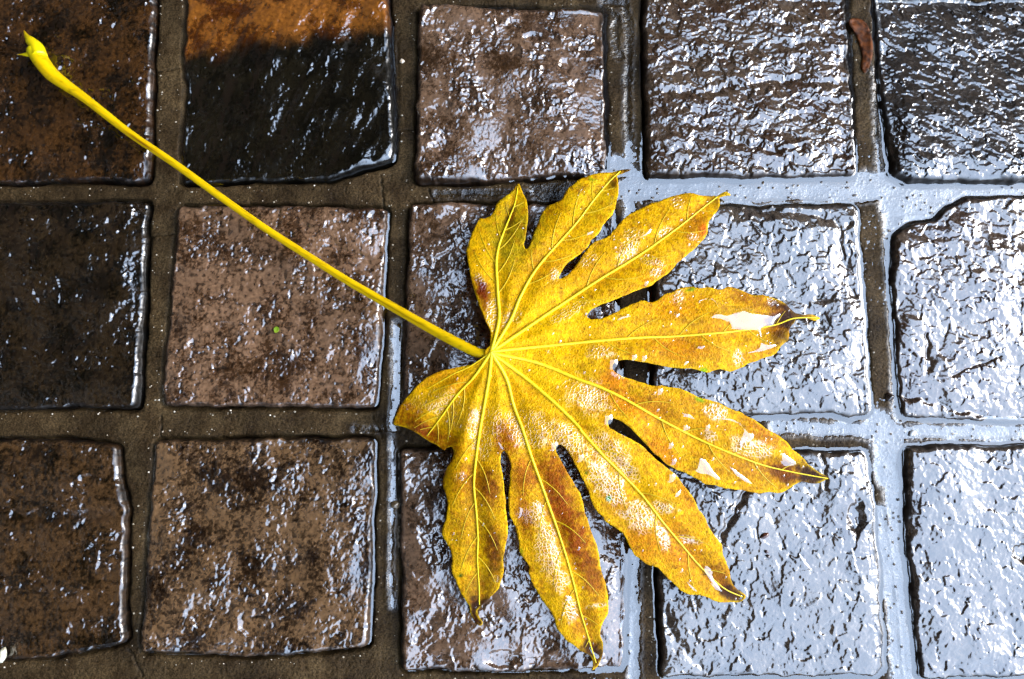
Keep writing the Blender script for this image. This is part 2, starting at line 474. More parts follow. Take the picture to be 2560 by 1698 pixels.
def relief(x, y, style, seed):
    """height of the split stone face in mm, x and y in mm"""
    wx = perlin(x / 9, y / 9, seed + 1) * 4.5; wy = perlin(x / 9 + 9.1, y / 9 + 3.7, seed + 2) * 4.5
    vx = perlin(x / 2.6, y / 2.6, seed + 21) * 1.0; vy = perlin(x / 2.6 + 5, y / 2.6 + 8, seed + 22) * 1.0
    low = perlin(x / 46, y / 46, seed + 3) * 1.1 + perlin(x / 21, y / 21, seed + 4) * 0.5
    n1 = fbm((x + wx + vx) / 13, (y + wy + vy) / 13, seed + 5, 4, .62)
    n2 = fbm((x + vx) / 5.2, (y + vy) / 5.2, seed + 25, 3, .6)
    flake = terrace(n1, 3.4, .085)
    flake2 = terrace(n2, 2.2, .13)
    part = smooth(-.2, .35, perlin(x / 11, y / 11, seed + 26))
    # blunt knobs with sharp valleys between them
    knob = np.abs(perlin((x + wx * .5 + vx) / 6.2, (y + wy * .5 + vy) / 6.2, seed + 7)) + .5 * np.abs(perlin((x + vx) / 3.0, (y + vy) / 3.0, seed + 27))
    patch = smooth(-.12, .28, fbm(x / 20, y / 20, seed + 28, 2))         # rough and worn-smooth areas
    fine = perlin(x / 1.5, y / 1.5, seed + 8)
    pits = smooth(.2, .5, perlin((x + vx) / 3.0, (y + vy) / 3.0, seed + 9)) * (.15 + .85 * patch)
    tiny = smooth(.34, .5, perlin(x / 1.5, y / 1.5, seed + 29))
    qx, qy = x + wx * .55 + vx * 1.3, y + wy * .55 + vy * 1.3
    if style in ('worm', 'worm2'):
        f1 = facets(qx, qy, 6.4, seed + 31, .24, .065)
        f2 = facets(qx + vx, qy + vy, 2.5, seed + 32, .11, .045) * (.25 + .75 * part)
        s = perlin((x * .5 + y * .9 + wx) / 5, (x * .9 - y * .5) / 15, seed + 10) * (.35 if style == 'worm2' else .08)
        return low * 1.5 + flake * .42 + f1 + f2 + s + fine * .012
    if style == 'lump':
        f1 = facets(qx, qy, 7.5, seed + 31, .42, .14)
        f2 = facets(qx + vx, qy + vy, 3.0, seed + 32, .14, .11)
        return low * 2.0 + (f1 + f2 + flake * .7 + knob * .3) * (.14 + .86 * patch) + n2 * .08 + fine * .03 - pits * .2 - tiny * .1
    if style == 'band':
        s = terrace(perlin(x / 30 + wx * .03, (y + wy) / 9.0, seed + 10) + .4 * n1, 2.0, .25)
        f1 = facets(qx * .6, qy, 5.4, seed + 31, .26, .10)
        f2 = facets(qx + vx, qy + vy, 2.8, seed + 32, .09, .07)
        return low * .9 + s * 1.2 + f1 + f2 + fine * .03
    if style == 'streak':
        a_, b_ = qx * .55 + qy * .83, qx * .83 - qy * .55
        f1 = facets(a_, b_ * .45, 4.4, seed + 31, .26, .12)
        f2 = facets(a_ + vx, b_ * .6 + vy, 2.4, seed + 32, .08, .06)
        return low * 1.5 + f1 + f2 + n2 * .12 + fine * .04
    if style == 'smooth':
        s = fbm((x * .92 - y * .4) / 9, (x * .4 + y * .92) / 30, seed + 10, 2)
        f1 = facets(qx, qy, 6.5, seed + 31, .06, .035)
        return low * 1.9 + s * .7 + f1 + fine * .03 - tiny * .2 + patch * perlin(x / 1.1, y / 1.1, seed + 30) * .05
    f1 = facets(qx, qy, 6.5, seed + 31, .2, .085)
    f2 = facets(qx + vx, qy + vy, 2.6, seed + 32, .08, .07)
    if style == 'pit2':
        s = perlin((x * .94 - y * .34) / 5, (x * .34 + y * .94) / 13, seed + 10)
        return low * 1.6 + (f1 + f2 + flake * .3) * (.2 + .8 * patch) - pits * .5 + fine * .04 + s * .16 - tiny * .2
    return low * 1.6 + (f1 + f2 + flake * .3) * (.2 + .8 * patch) - pits * .5 + fine * .04 - tiny * .2         # 'pit'

# hollows and clefts one can point at: (x, y, rx, ry, depth mm) and (polyline, width mm, depth mm), on the 2364 px wide view
HOLLOWS = [(1978, 1195, 19, 40, 3.2), (1232, 84, 26, 14, 1.8), (2362, 1278, 24, 22, 2.6), (1160, 1525, 40, 22, 1.8), (1305, 150, 16, 20, 1.2),
           (868, 498, 16, 14, 1.4), (520, 752, 20, 12, .9), (1030, 505, 18, 12, .9), (200, 1110, 18, 16, 1.3), (480, 1410, 50, 40, 1.6), (590, 1440, 40, 30, 1.4)]
CLEFTS = [([(1722, 1135), (1700, 1165), (1688, 1195), (1668, 1225), (1662, 1245)], 3.2, 1.7), ([(1900, 1050), (1902, 1095), (1908, 1130)], 2.0, 1.2),
          ([(2100, 915), (2150, 925), (2210, 945), (2290, 962)], 3.4, 1.4), ([(2140, 775), (2148, 820), (2150, 850)], 2.6, 1.5), ([(2200, 870), (2250, 838), (2310, 826)], 2.4, 1.2),
          ([(1530, 1410), (1560, 1480), (1620, 1545)], 4.0, 1.6), ([(1690, 478), (1800, 488), (1890, 500), (1960, 520)], 4.0, 1.5), ([(1935, 520), (1950, 600), (1975, 680)], 3.0, 1.2),
          ([(1500, 210), (1620, 215), (1700, 195), (1800, 180), (1960, 190)], 4.0, 1.2), ([(1850, 340), (1780, 345), (1700, 330)], 3.0, 1.3), ([(700, 520), (770, 560), (850, 600)], 3.0, .9),
          ([(30, 1190), (130, 1195), (250, 1190)], 5.0, 1.6), ([(1730, 404), (1735, 380)], 1.6, 1.6), ([(1572, 404), (1575, 380)], 1.5, 1.6)]
def marks(X, Y):
    h = np.zeros(X.shape)
    for x, y, rx, ry, dp in HOLLOWS:
        (u, v), = D([(x, y)])
        cx, cy = (float(q) for q in p2w(u, v))
        k = .000265
        q = np.sqrt(((X - cx) / (rx * k)) ** 2 + ((Y - cy) / (ry * k)) ** 2) + perlin(X / .004, Y / .004, 900) * .25
        h -= dp * .001 * smooth(1.15, .55, q)
    for pts, wd, dp in CLEFTS:
        a = np.array(D(pts)); x, y = p2w(a[:, 0], a[:, 1])
        d = sd_line(X + perlin(X / .006, Y / .006, 901) * .002, Y + perlin(X / .006, Y / .006, 902) * .002, list(zip(x, y)))
        h -= dp * .001 * np.exp(-(d / (wd * .0006)) ** 2)
    return h

EDGE_R = 0.0030
def outline_noise(X, Y, seed):
    return perlin(X / .018, Y / .018, seed) * .0011 + perlin(X / .006, Y / .006, seed + 5) * .0005

def stone_sd(X, Y, poly, seed):
    c = poly.mean(0)
    r = 0.0035
    half = 0.5 * np.ptp(poly, axis=0)
    inner = c + (poly - c) * (1 - r / half)
    return sd_poly(X, Y, inner) + r + outline_noise(X, Y, seed)

def stone_mesh(name, poly, seed, light, dark, tx, ty, style, step):
    c = poly.mean(0)
    lo, hi = poly.min(0) - .003, poly.max(0) + .003
    xs = np.arange(lo[0], hi[0] + step, step); ys = np.arange(lo[1], hi[1] + step, step)
    X, Y = np.meshgrid(xs, ys)
    sdv = stone_sd(X, Y, poly, seed)
    xm, ym = (X - c[0]) * 1000, (Y - c[1]) * 1000
    h = relief(xm + 500, ym + 500, style, seed) * .001
    if abs(c).max() > 1e-6:
        h = h + marks(X, Y)
    h = h + (X - c[0]) * math.tan(math.radians(-ty)) + (Y - c[1]) * math.tan(math.radians(tx))
    worn = smooth(.022, .0, sdv) * (.35 + .65 * smooth(-.4, .4, perlin(X / .035, Y / .035, seed + 75)))
    h = h - .0022 * worn ** 2
    t = np.clip(1 - sdv / EDGE_R, 0, 1)                                  # rounded arris, then a steep side
    chip = .55 + .9 * smooth(-.35, .5, perlin(X / .011, Y / .011, seed + 70)) + .5 * perlin(X / .0035, Y / .0035, seed + 71)
    drop = (.0019 * t ** 2 + .0016 * t ** 6) * chip
    side = np.clip(-sdv, 0, .002)
    h = h * (1 - .35 * t) - drop - side * 9.0
    h = np.maximum(h, -.014)
    used, f = grid_faces(sdv > -.0016)
    P = np.stack([X.ravel() - c[0], Y.ravel() - c[1], h.ravel()], 1)[used]
    # pigment
    n1 = fbm(xm / 26 + 50, ym / 26 + 50, seed + 40, 6, .7) * .8
    n2 = perlin(xm / 2.6 + 50, ym / 2.6 + 50, seed + 44)
    n3 = perlin(xm / 1.15 + 50, ym / 1.15 + 50, seed + 45)
    k = smooth(-.55, .5, n1 * .8 + .45 * n2 + .55 * n3 + .05)[..., None]
    colr = np.array(dark) * (1 - k) + np.array(light) * k
    pit = smooth(.2, .5, perlin((xm + 500) / 3.0, (ym + 500) / 3.0, seed + 9))[..., None] if style.startswith('pit') else 0
    colr = colr * (1 - .65 * pit)
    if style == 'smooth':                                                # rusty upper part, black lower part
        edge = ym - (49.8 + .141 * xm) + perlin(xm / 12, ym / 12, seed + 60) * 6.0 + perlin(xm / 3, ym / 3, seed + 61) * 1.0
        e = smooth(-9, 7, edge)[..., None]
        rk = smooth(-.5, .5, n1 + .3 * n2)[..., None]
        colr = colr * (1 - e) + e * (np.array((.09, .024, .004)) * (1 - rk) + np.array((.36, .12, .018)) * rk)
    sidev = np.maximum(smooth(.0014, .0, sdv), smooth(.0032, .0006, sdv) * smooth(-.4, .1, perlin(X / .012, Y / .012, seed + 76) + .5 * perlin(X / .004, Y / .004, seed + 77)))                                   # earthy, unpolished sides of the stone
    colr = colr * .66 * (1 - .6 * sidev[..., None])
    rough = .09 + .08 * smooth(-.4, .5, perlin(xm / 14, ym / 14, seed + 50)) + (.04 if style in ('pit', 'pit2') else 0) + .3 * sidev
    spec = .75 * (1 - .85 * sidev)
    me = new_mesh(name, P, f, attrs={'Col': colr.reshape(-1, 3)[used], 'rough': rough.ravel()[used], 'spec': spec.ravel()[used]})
    return me, c

pavement_parts = []
stone_polys = []
for i, (px, light, dark, tx, ty, style) in enumerate(STONES):
    a = np.array(px)
    x, y = p2w(a[:, 0], a[:, 1], 0.0)
    poly = np.stack([x, y], 1)
    seed = 101 + 37 * i
    stone_polys.append((poly, seed))
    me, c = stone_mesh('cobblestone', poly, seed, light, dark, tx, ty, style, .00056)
    pavement_parts.append((me, (c[0], c[1], 0)))

# regular paving beyond the frame, continuing the traced rows and columns
colx = [np.mean([stone_polys[r * 5 + k][0].mean(0)[0] for r in range(3)]) for k in range(5)]
rowy = [np.mean([stone_polys[r * 5 + k][0].mean(0)[1] for k in range(5)]) for r in range(3)]
px_, py_ = (colx[4] - colx[0]) / 4, (rowy[0] - rowy[2]) / 2
variants = []
vr = random.Random(4)
for k in range(6):
    hx, hy = px_ / 2 - .0085, py_ / 2 - .0085
    q = np.array([(-hx, -hy), (0, -hy - .0008), (hx, -hy), (hx + .0006, 0), (hx, hy), (0, hy + .0007), (-hx, hy), (-hx - .0006, 0)])
    lt = [(.115, .066, .036), (.09, .05, .024), (.12, .08, .05)][k % 3]
    me, _ = stone_mesh('cobblestone', q, 900 + 31 * k, lt, BR2, vr.uniform(-1, 1), vr.uniform(-1, 1), ['lump', 'pit2', 'worm'][k % 3], .0017)
    variants.append((me, q, 900 + 31 * k))
outer_polys = []
for r in range(-6, 9):
    for k in range(-6, 11):
        if 0 <= r <= 2 and 0 <= k <= 4:
            continue
        cx = colx[0] + px_ * k + vr.uniform(-.001, .001); cy = rowy[0] - py_ * r + vr.uniform(-.001, .001)
        me, q, sdd = variants[vr.randrange(6)]
        pavement_parts.append((me, (cx, cy, vr.uniform(-.0008, .0008))))
        outer_polys.append((q + np.array((cx, cy)), sdd, (cx, cy)))

# ------------------------------------------------------------------ mortar bed and rain water standing in the joints
def wl_(pts):                                             # D-view polyline -> world
    a = np.array(D(pts)); x, y = p2w(a[:, 0], a[:, 1], -.0045)
    return list(zip(x, y))

WATER = [  # (polyline, half width mm)
    ([(1255, 432), (1350, 425), (1500, 432), (1800, 432), (2020, 432), (2364, 434), (2480, 434)], 9.5),
    ([(1010, 449), (1100, 447), (1220, 446)], 1.6),
    ([(1395, 8), (1440, 12), (1452, 60), (1450, 150), (1447, 260), (1452, 330), (1448, 420)], 1.9),
    ([(1400, 25), (1425, 40), (1420, 110), (1432, 130)], 2.4),
    ([(1425, 380), (1450, 405)], 6.0),
    ([(2004, 150), (2020, 185), (2034, 155)], .9),
    ([(2019, 185), (2021, 260), (2025, 330), (2030, 430)], 1.1),
    ([(2060, 470), (2120, 490), (2170, 485)], 9.0),
    ([(2055, 500), (2060, 600), (2066, 660), (2064, 700), (2072, 760), (2075, 860), (2080, 960)], 4.6),
    ([(1790, 985), (1900, 992), (2060, 995), (2200, 1000), (2480, 998)], 4.2),
    ([(2030, 985), (2050, 1010), (2056, 1100)], 9.0),
    ([(2050, 1010), (2058, 1130), (2072, 1250), (2090, 1400), (2105, 1580)], 5.2),
    ([(2035, 1180), (2055, 1350), (2075, 1570)], 4.0),
    ([(1462, 1270), (1462, 1400), (1465, 1570)], 3.4),
    ([(1440, 440), (1455, 480), (1452, 540)], 3.6),
    ([(914, 750), (916, 860), (912, 930), (905, 985)], 2.4),
    ([(906, 60), (902, 130), (905, 200), (912, 300), (905, 345)], 1.3),
    ([(820, 990), (915, 993)], .9),
    ([(905, 1010), (908, 1100), (902, 1300), (905, 1400)], 1.0),
]
LEVEL = -.0045
def bed(X, Y, sdv):
    """height of the mortar; sdv = signed distance to the nearest stone (positive inside)"""
    wd = np.full(X.shape, -1.0)
    for pts, hw in WATER:
        wd = np.maximum(wd, hw * .001 - sd_line(X, Y, wl_(pts)))
    wd = wd + perlin(X / .009, Y / .009, 700) * .0012 + perlin(X / .003, Y / .003, 701) * .0006
    wetm = smooth(-.0035, .0, wd)
    inside = smooth(-.0014, .0026, wd)
    dry = LEVEL + .00042 + perlin(X / .03, Y / .03, 710) * .0005 + perlin(X / .008, Y / .008, 711) * .0003
    deep = LEVEL - .0007 + perlin(X / .012, Y / .012, 712) * .0006 + np.maximum(perlin(X / .0016, Y / .0016, 713) - .5, 0) * .005
    h = dry * (1 - inside) + deep * inside
    grit = perlin(X / .0022, Y / .0022, 714) * .00016 + np.maximum(perlin(X / .0013, Y / .0013, 716) - .3, 0) * .0009 - np.maximum(perlin(X / .0019, Y / .0019, 717) - .38, 0) * .0016
    h = h + grit * (1 - .6 * inside)
    gap = np.exp(-(np.clip(-sdv, 0, 1) / .0016) ** 2)                    # open gap along every stone
    gap = gap * (.45 + .55 * smooth(-.25, .3, perlin(X / .02, Y / .02, 715)))
    h = h - gap * .0075
    for pts in CRACKS:
        d = sd_line(X + perlin(X / .004, Y / .004, 720) * .0008, Y + perlin(X / .004, Y / .004, 721) * .0008, wl_(pts))
        h = h - .0014 * np.exp(-(d / .00045) ** 2)
    return h, wetm

CRACKS = [[(350, 170), (415, 158)], [(345, 548), (410, 541)], [(880, 405), (886, 475)], [(372, 960), (372, 1010)],
          [(905, 305), (958, 300)], [(1000, 470), (990, 440)], [(860, 960), (880, 1010)], [(300, 1500), (330, 1560)]]

step = .0007
xs = np.arange(-.352, .352, step); ys = np.arange(-.215, .33, step)
X, Y = np.meshgrid(xs, ys)
SD = np.full(X.shape, -1.0)
for poly, seed in stone_polys + [(q, (s, o)) for q, s, o in outer_polys]:
    lo, hi = poly.min(0) - .02, poly.max(0) + .02
    i0, i1 = np.searchsorted(xs, [lo[0], hi[0]]); j0, j1 = np.searchsorted(ys, [lo[1], hi[1]])
    if i1 - i0 < 2 or j1 - j0 < 2:
        continue
    sx, sy = X[j0:j1, i0:i1], Y[j0:j1, i0:i1]
    if isinstance(seed, tuple):
        s_, o_ = seed
        v = stone_sd(sx - o_[0], sy - o_[1], poly - np.array(o_), s_)
    else:
        v = stone_sd(sx, sy, poly, seed)
    SD[j0:j1, i0:i1] = np.maximum(SD[j0:j1, i0:i1], v)
BED, WETM = bed(X, Y, SD)
# tilt added to bed and water so these strips mirror the bright sky
SLOPE = np.zeros(X.shape)
for (x0, y0), (x1, y1), hw in (((914, 745), (909, 985), .0042), ((905, 70), (910, 340), .0034), ((905, 1015), (903, 1400), .003), ((1000, 449), (1215, 446), .003)):
    (ax, ay), (bx, by) = wl_([(x0, y0), (x1, y1)])
    k = smooth(1.0, .55, sd_line(X, Y, [(ax, ay), (bx, by)]) / (hw * 1.5))
    tpar = np.clip((Y - ay) / (by - ay + 1e-9), 0, 1)
    SLOPE += k * -.19 * (X - (ax + (bx - ax) * tpar)) if abs(by - ay) > abs(bx - ax) else k * .2 * (Y - ay)
BED = BED + SLOPE
used, f = grid_faces(SD < .0022)
P = np.stack([X.ravel(), Y.ravel(), BED.ravel()], 1)[used]
wet_attr = WETM.ravel()[used]
# coarser bed all round
cs = .006
xo = np.arange(-1.5, 1.5, cs); yo = np.arange(-1.5, 1.5, cs)
XO, YO = np.meshgrid(xo, yo)
keep = ~((XO > xs[0] + .002) & (XO < xs[-1] - .002) & (YO > ys[0] + .002) & (YO < ys[-1] - .002))
zo = LEVEL - .0002 + perlin(XO / .03, YO / .03, 710) * .0005
u2, f2 = grid_faces(keep)
P2 = np.stack([XO.ravel(), YO.ravel(), zo.ravel()], 1)[u2]
me = new_mesh('pavement', np.concatenate([P, P2]), np.concatenate([f, f2 + len(P)]),
              attrs={'wet': np.concatenate([wet_attr, np.full(len(P2), .4)])})
pavement = link('pavement', me, M_MORTAR)
tag(pavement, kind='structure')
for me, loc in pavement_parts:
    link('cobblestone', me, M_STONE, pavement, loc)

wk = (LEVEL + SLOPE - BED > -.0004) & (SD < .003)
wz = LEVEL + SLOPE + np.clip(.0016 + SD, 0, .0016) ** 2 * 180    # meniscus climbing the stones
used, f = grid_faces(wk)
water = link('rain_water', new_mesh('rain_water', np.stack([X.ravel(), Y.ravel(), wz.ravel()], 1)[used], f), M_WATER)
tag(water, kind='structure')

g = 40.0
ground = link('ground', new_mesh('ground', [(-g, -g, -.02), (g, -g, -.02), (g, g, -.02), (-g, g, -.02)], [(0, 1, 2, 3)]),
              mat_plain('ground_paving', (.05, .03, .016), (.10, .06, .033), 6, .35, .7, 1.6))
tag(ground, kind='structure')

# ------------------------------------------------------------------ the leaf
ZA = lambda p: Z(960, 400, p)
Z3 = lambda p: Z(1350, 440, p)
Z4 = lambda p: Z(1500, 640, p)
Z5 = lambda p: Z(1500, 880, p)
Z6 = lambda p: Z(1350, 1080, p)
Z7 = lambda p: Z(1100, 1280, p)
ZC = lambda p: Z(960, 820, p)
ZD = lambda p: Z(960, 1180, p)

OUT = []
OUT += ZC([(985, 235), (1005, 205), (1035, 175), (1045, 110), (1045, 40), (1030, 0)])
OUT += ZA([(990, 1568), (940, 1440), (900, 1330), (865, 1210), (840, 1090), (820, 980), (808, 900), (820, 830), (845, 760), (870, 700),
           (900, 640), (935, 575), (990, 572), (1040, 550), (1075, 510), (1100, 440), (1130, 400), (1200, 350), (1260, 300), (1315, 228),
           (1345, 280), (1370, 340), (1395, 390), (1405, 450), (1412, 530), (1408, 600), (1395, 700), (1385, 770), (1372, 830), (1385, 870),
           (1410, 865), (1435, 820), (1455, 760), (1470, 700), (1500, 640), (1525, 570), (1560, 500), (1610, 450), (1680, 420), (1740, 385),
           (1770, 330), (1800, 280), (1850, 245), (1900, 200), (1960, 170), (2030, 145), (2100, 130), (2180, 125), (2260, 115), (2320, 98)])
OUT += [(1577, 424), (1556, 434)]
OUT += Z3([(755, 0), (770, 60), (765, 180), (750, 260), (725, 340), (710, 380), (670, 420), (620, 480), (590, 540), (550, 590), (500, 630),
           (480, 680), (430, 730), (370, 780), (300, 830), (240, 890), (205, 950), (183, 1000), (210, 1005), (260, 975), (310, 930), (350, 880),
           (390, 820), (430, 760), (480, 700), (540, 640), (610, 620), (670, 590), (710, 550), (760, 490), (810, 430), (870, 380), (920, 350),
           (990, 320), (1060, 285), (1110, 260), (1170, 250), (1230, 220), (1300, 200), (1370, 180), (1430, 170), (1500, 170), (1570, 190),
           (1640, 195), (1700, 195), (1745, 195), (1790, 160), (1835, 158), (1870, 190), (1840, 192), (1790, 203), (1760, 215), (1763, 270),
           (1750, 320), (1725, 360), (1690, 400), (1660, 440), (1645, 500), (1640, 560), (1620, 600), (1580, 645), (1530, 700), (1480, 745),
           (1430, 785), (1370, 835), (1340, 860), (1300, 910), (1250, 960), (1190, 1000), (1140, 1030), (1090, 1075), (1010, 1100), (930, 1130),
           (850, 1165), (760, 1200), (680, 1235), (600, 1260), (540, 1290), (490, 1325), (460, 1375), (490, 1400), (540, 1405), (610, 1395),
           (690, 1360), (760, 1325), (830, 1290), (890, 1260), (960, 1235), (1015, 1220), (1060, 1235), (1120, 1235), (1170, 1205), (1220, 1160),
           (1290, 1140), (1350, 1110), (1420, 1090), (1500, 1085), (1570, 1100), (1640, 1090), (1720, 1105), (1790, 1110), (1840, 1085),
           (1900, 1095), (1970, 1120), (2040, 1150), (2110, 1170), (2180, 1165), (2240, 1185), (2300, 1200)])
OUT += Z4([(1760, 435), (1820, 470), (1880, 530), (1920, 560), (1990, 575), (2080, 575), (2130, 595), (2155, 615), (2100, 635), (2040, 615),
           (1960, 610), (1925, 620), (1900, 660), (1865, 700), (1855, 760), (1850, 810), (1815, 850), (1770, 890), (1730, 950), (1680, 980),
           (1600, 1000), (1540, 1030), (1450, 1055), (1400, 1090), (1300, 1130), (1240, 1125), (1180, 1110), (1110, 1125), (1060, 1145),
           (1000, 1130), (900, 1105), (800, 1100), (700, 1095), (600, 1075), (480, 1050), (370, 1035), (280, 1018), (200, 1020), (150, 1040),
           (118, 1080), (140, 1130), (200, 1170), (280, 1200), (370, 1230), (450, 1250), (520, 1275)])
OUT += Z5([(600, 330), (680, 345), (770, 355), (830, 375), (880, 400), (940, 430), (1000, 455), (1090, 475), (1150, 495), (1210, 520), (1270, 555),
           (1330, 575), (1380, 590), (1420, 620), (1500, 655), (1560, 700), (1620, 745), (1680, 780), (1740, 810), (1790, 850), (1840, 890),
           (1880, 950), (1930, 985), (1990, 1040), (2030, 1090), (2080, 1130), (2150, 1180), (2220, 1215), (2250, 1240), (2210, 1255),
           (2150, 1285), (2080, 1290), (2000, 1270), (1930, 1290), (1880, 1320), (1820, 1360), (1760, 1385), (1660, 1375), (1560, 1385),
           (1480, 1375), (1400, 1355), (1300, 1345), (1210, 1335), (1150, 1315), (1090, 1300), (1030, 1295), (970, 1255), (900, 1220),
           (830, 1180), (760, 1160), (700, 1125), (640, 1090), (600, 1050), (540, 1000), (480, 940), (420, 870), (350, 800), (290, 740),
           (220, 685), (150, 655), (100, 660), (75, 690), (90, 735), (130, 765), (190, 800), (260, 830), (330, 870), (400, 910), (450, 955),
           (495, 998), (545, 1048), (605, 1095), (665, 1143), (730, 1192), (770, 1235), (800, 1280), (830, 1320), (870, 1370), (910, 1420), (940, 1480), (965, 1540)])
OUT += Z6([(1590, 800), (1620, 850), (1650, 920), (1690, 990), (1740, 1050), (1785, 1110), (1790, 1190), (1820, 1260), (1845, 1330), (1865, 1400)])
OUT += [(1829, 1455), (1838, 1468), (1848, 1477), (1860, 1484), (1864, 1494), (1853, 1504), (1835, 1506), (1809, 1506), (1787, 1503), (1769, 1494),
        (1747, 1488), (1722, 1486), (1700, 1475)]
OUT += Z7([(2290, 700), (2220, 640), (2150, 560), (2080, 530), (2020, 510), (1960, 460), (1910, 425), (1870, 360), (1840, 300), (1800, 220),
           (1740, 170), (1670, 125), (1620, 90), (1590, 40), (1540, 0)])
OUT += Z6([(520, 710), (495, 650), (480, 590), (450, 530), (420, 470), (390, 400), (350, 330), (320, 270), (280, 200), (240, 150), (200, 125),
           (165, 130), (155, 170), (170, 220), (210, 290), (250, 360), (300, 450), (350, 530), (390, 600), (415, 660), (430, 740), (445, 810),
           (470, 870), (490, 940), (520, 1020), (550, 1090), (570, 1160), (585, 1240), (590, 1310), (610, 1390), (640, 1470), (652, 1535)])
OUT += Z7([(1645, 830), (1650, 920), (1645, 1000), (1610, 1060), (1580, 1130), (1570, 1210), (1595, 1280), (1600, 1360), (1580, 1440), (1540, 1520),
           (1490, 1550), (1500, 1500), (1490, 1440), (1460, 1400), (1380, 1360), (1300, 1300), (1240, 1260), (1200, 1210), (1150, 1150),
           (1130, 1080), (1100, 1000), (1050, 930), (1000, 860), (950, 780), (900, 690), (870, 600), (875, 540), (840, 480), (800, 430),
           (775, 370), (775, 300), (755, 220), (740, 150), (710, 90), (690, 50), (680, 0)])
OUT += ZD([(1222, 330), (1220, 260), (1226, 170), (1237, 80)])
OUT += ZC([(1235, 1411), (1245, 1350), (1225, 1280), (1195, 1220), (1170, 1205), (1145, 1240), (1140, 1310), (1155, 1400), (1172, 1500)])
OUT += ZD([(1180, 180), (1190, 280), (1195, 380), (1205, 460), (1213, 540), (1210, 640), (1190, 720), (1180, 790), (1165, 860), (1175, 940),
           (1165, 1010), (1140, 1100), (1110, 1160), (1060, 1210), (1000, 1270), (930, 1340), (915, 1380), (940, 1430), (970, 1480), (945, 1510),
           (900, 1480), (860, 1420), (840, 1370), (835, 1310), (800, 1260), (760, 1200), (730, 1130), (700, 1060), (665, 980), (665, 910),
           (670, 850), (650, 760), (610, 690), (575, 630), (570, 560), (600, 480), (615, 400), (625, 300), (600, 210), (575, 130), (580, 60)])
OUT += ZC([(600, 1410), (640, 1330), (675, 1260), (680, 1190), (655, 1165), (610, 1180), (590, 1200), (560, 1180), (500, 1140), (440, 1110),
           (400, 1085), (350, 1050), (290, 1015), (220, 980), (150, 960), (100, 950), (95, 910), (120, 850), (140, 790), (190, 720), (250, 650),
           (320, 570), (400, 500), (480, 455), (560, 420), (650, 400), (750, 380), (850, 360), (920, 330), (970, 290), (985, 265)])

BASE = (1228.0, 880.0)
VEINS = [
    [BASE] + ZA([(1125, 1568), (1117, 1350), (1105, 1150), (1100, 1000), (1120, 860), (1160, 740), (1200, 640), (1240, 540), (1285, 420), (1312, 262)]),
    [BASE] + ZA([(1240, 1568), (1330, 1350), (1450, 1130), (1580, 960), (1750, 770), (1900, 600), (2050, 400), (2200, 220), (2315, 112)]),
    [BASE] + Z3([(0, 1400), (270, 1220), (590, 1010), (920, 810), (1170, 640), (1400, 470), (1600, 310), (1740, 205)]),
    [BASE] + ZC([(1110, 225), (1500, 185)]) + Z4([(0, 830), (400, 800), (700, 790), (1100, 760), (1350, 735), (1700, 680), (1900, 612), (2130, 605)]),
    [BASE] + ZC([(1110, 255), (1500, 340), (1900, 500)]) + Z5([(0, 345), (240, 460), (500, 610), (720, 730), (1000, 870), (1300, 1000), (1600, 1110), (1900, 1180), (2230, 1240)]),
    [BASE] + ZC([(1100, 280), (1400, 500), (1700, 760), (1900, 960)]) + Z6([(420, 10), (620, 230), (800, 410), (1000, 620), (1200, 880), (1400, 1120), (1580, 1330), (1800, 1530)]) + [(1856, 1492)],
    [BASE] + ZC([(1080, 290), (1200, 500), (1270, 760), (1360, 1000), (1440, 1250), (1530, 1500)]) + Z7([(1090, 0), (1160, 200), (1240, 450), (1310, 700), (1370, 950), (1430, 1150), (1490, 1350), (1530, 1480)]),
    [BASE] + ZC([(1050, 290), (1030, 480), (985, 740), (940, 1000), (905, 1250), (882, 1480)]) + ZD([(885, 200), (905, 400), (920, 650), (915, 850), (930, 1100), (935, 1300)]),
    [BASE] + ZC([(1020, 280), (880, 480), (720, 650), (570, 860), (420, 1060)]),
    [BASE] + ZC([(1000, 272), (850, 372), (700, 442), (560, 520), (420, 600)]),
]
LEN = [max(math.hypot(v[-1][0] - BASE[0], v[-1][1] - BASE[1]), 1) for v in VEINS]

outl = catmull(OUT, 3, True)
# fine teeth and nicks along the margin
nrm = np.roll(outl, -1, 0) - np.roll(outl, 1, 0)
nrm = np.stack([-nrm[:, 1], nrm[:, 0]], 1) / (np.linalg.norm(nrm, axis=1)[:, None] + 1e-9)
s_ = np.arange(len(outl)) * .37
outl = outl + nrm * (perlin(s_, s_ * 0, 330) * 1.3)[:, None]

RS = 3.0                                                  # look-up rasters: distance to margin and to the main veins
RX, RY = np.arange(940, 2110, RS), np.arange(390, 1720, RS)
def raster_dist(points, cap_=130.0):
    kd = kdtree.KDTree(len(points))
    for i, p in enumerate(points):
        kd.insert((p[0], p[1], 0), i)
    kd.balance()
    fd = kd.find
    return np.array([[fd((x, y, 0))[2] for x in RX] for y in RY])
def dense(poly, closed, sp_=1.5):
    out = []
    m = len(poly)
    for i in range(m if closed else m - 1):
        a, b = np.array(poly[i]), np.array(poly[(i + 1) % m])
        n_ = max(1, int(np.linalg.norm(b - a) / sp_))
        out += [tuple(a + (b - a) * k / n_) for k in range(n_)]
    return out
R_MARG = raster_dist(dense(outl, True))
R_VEIN = raster_dist([q for p in VEINS for q in dense(catmull(p, 6), False)])
gxx, gyy = np.meshgrid(RX, RY)
ins = np.zeros(gxx.shape, bool)
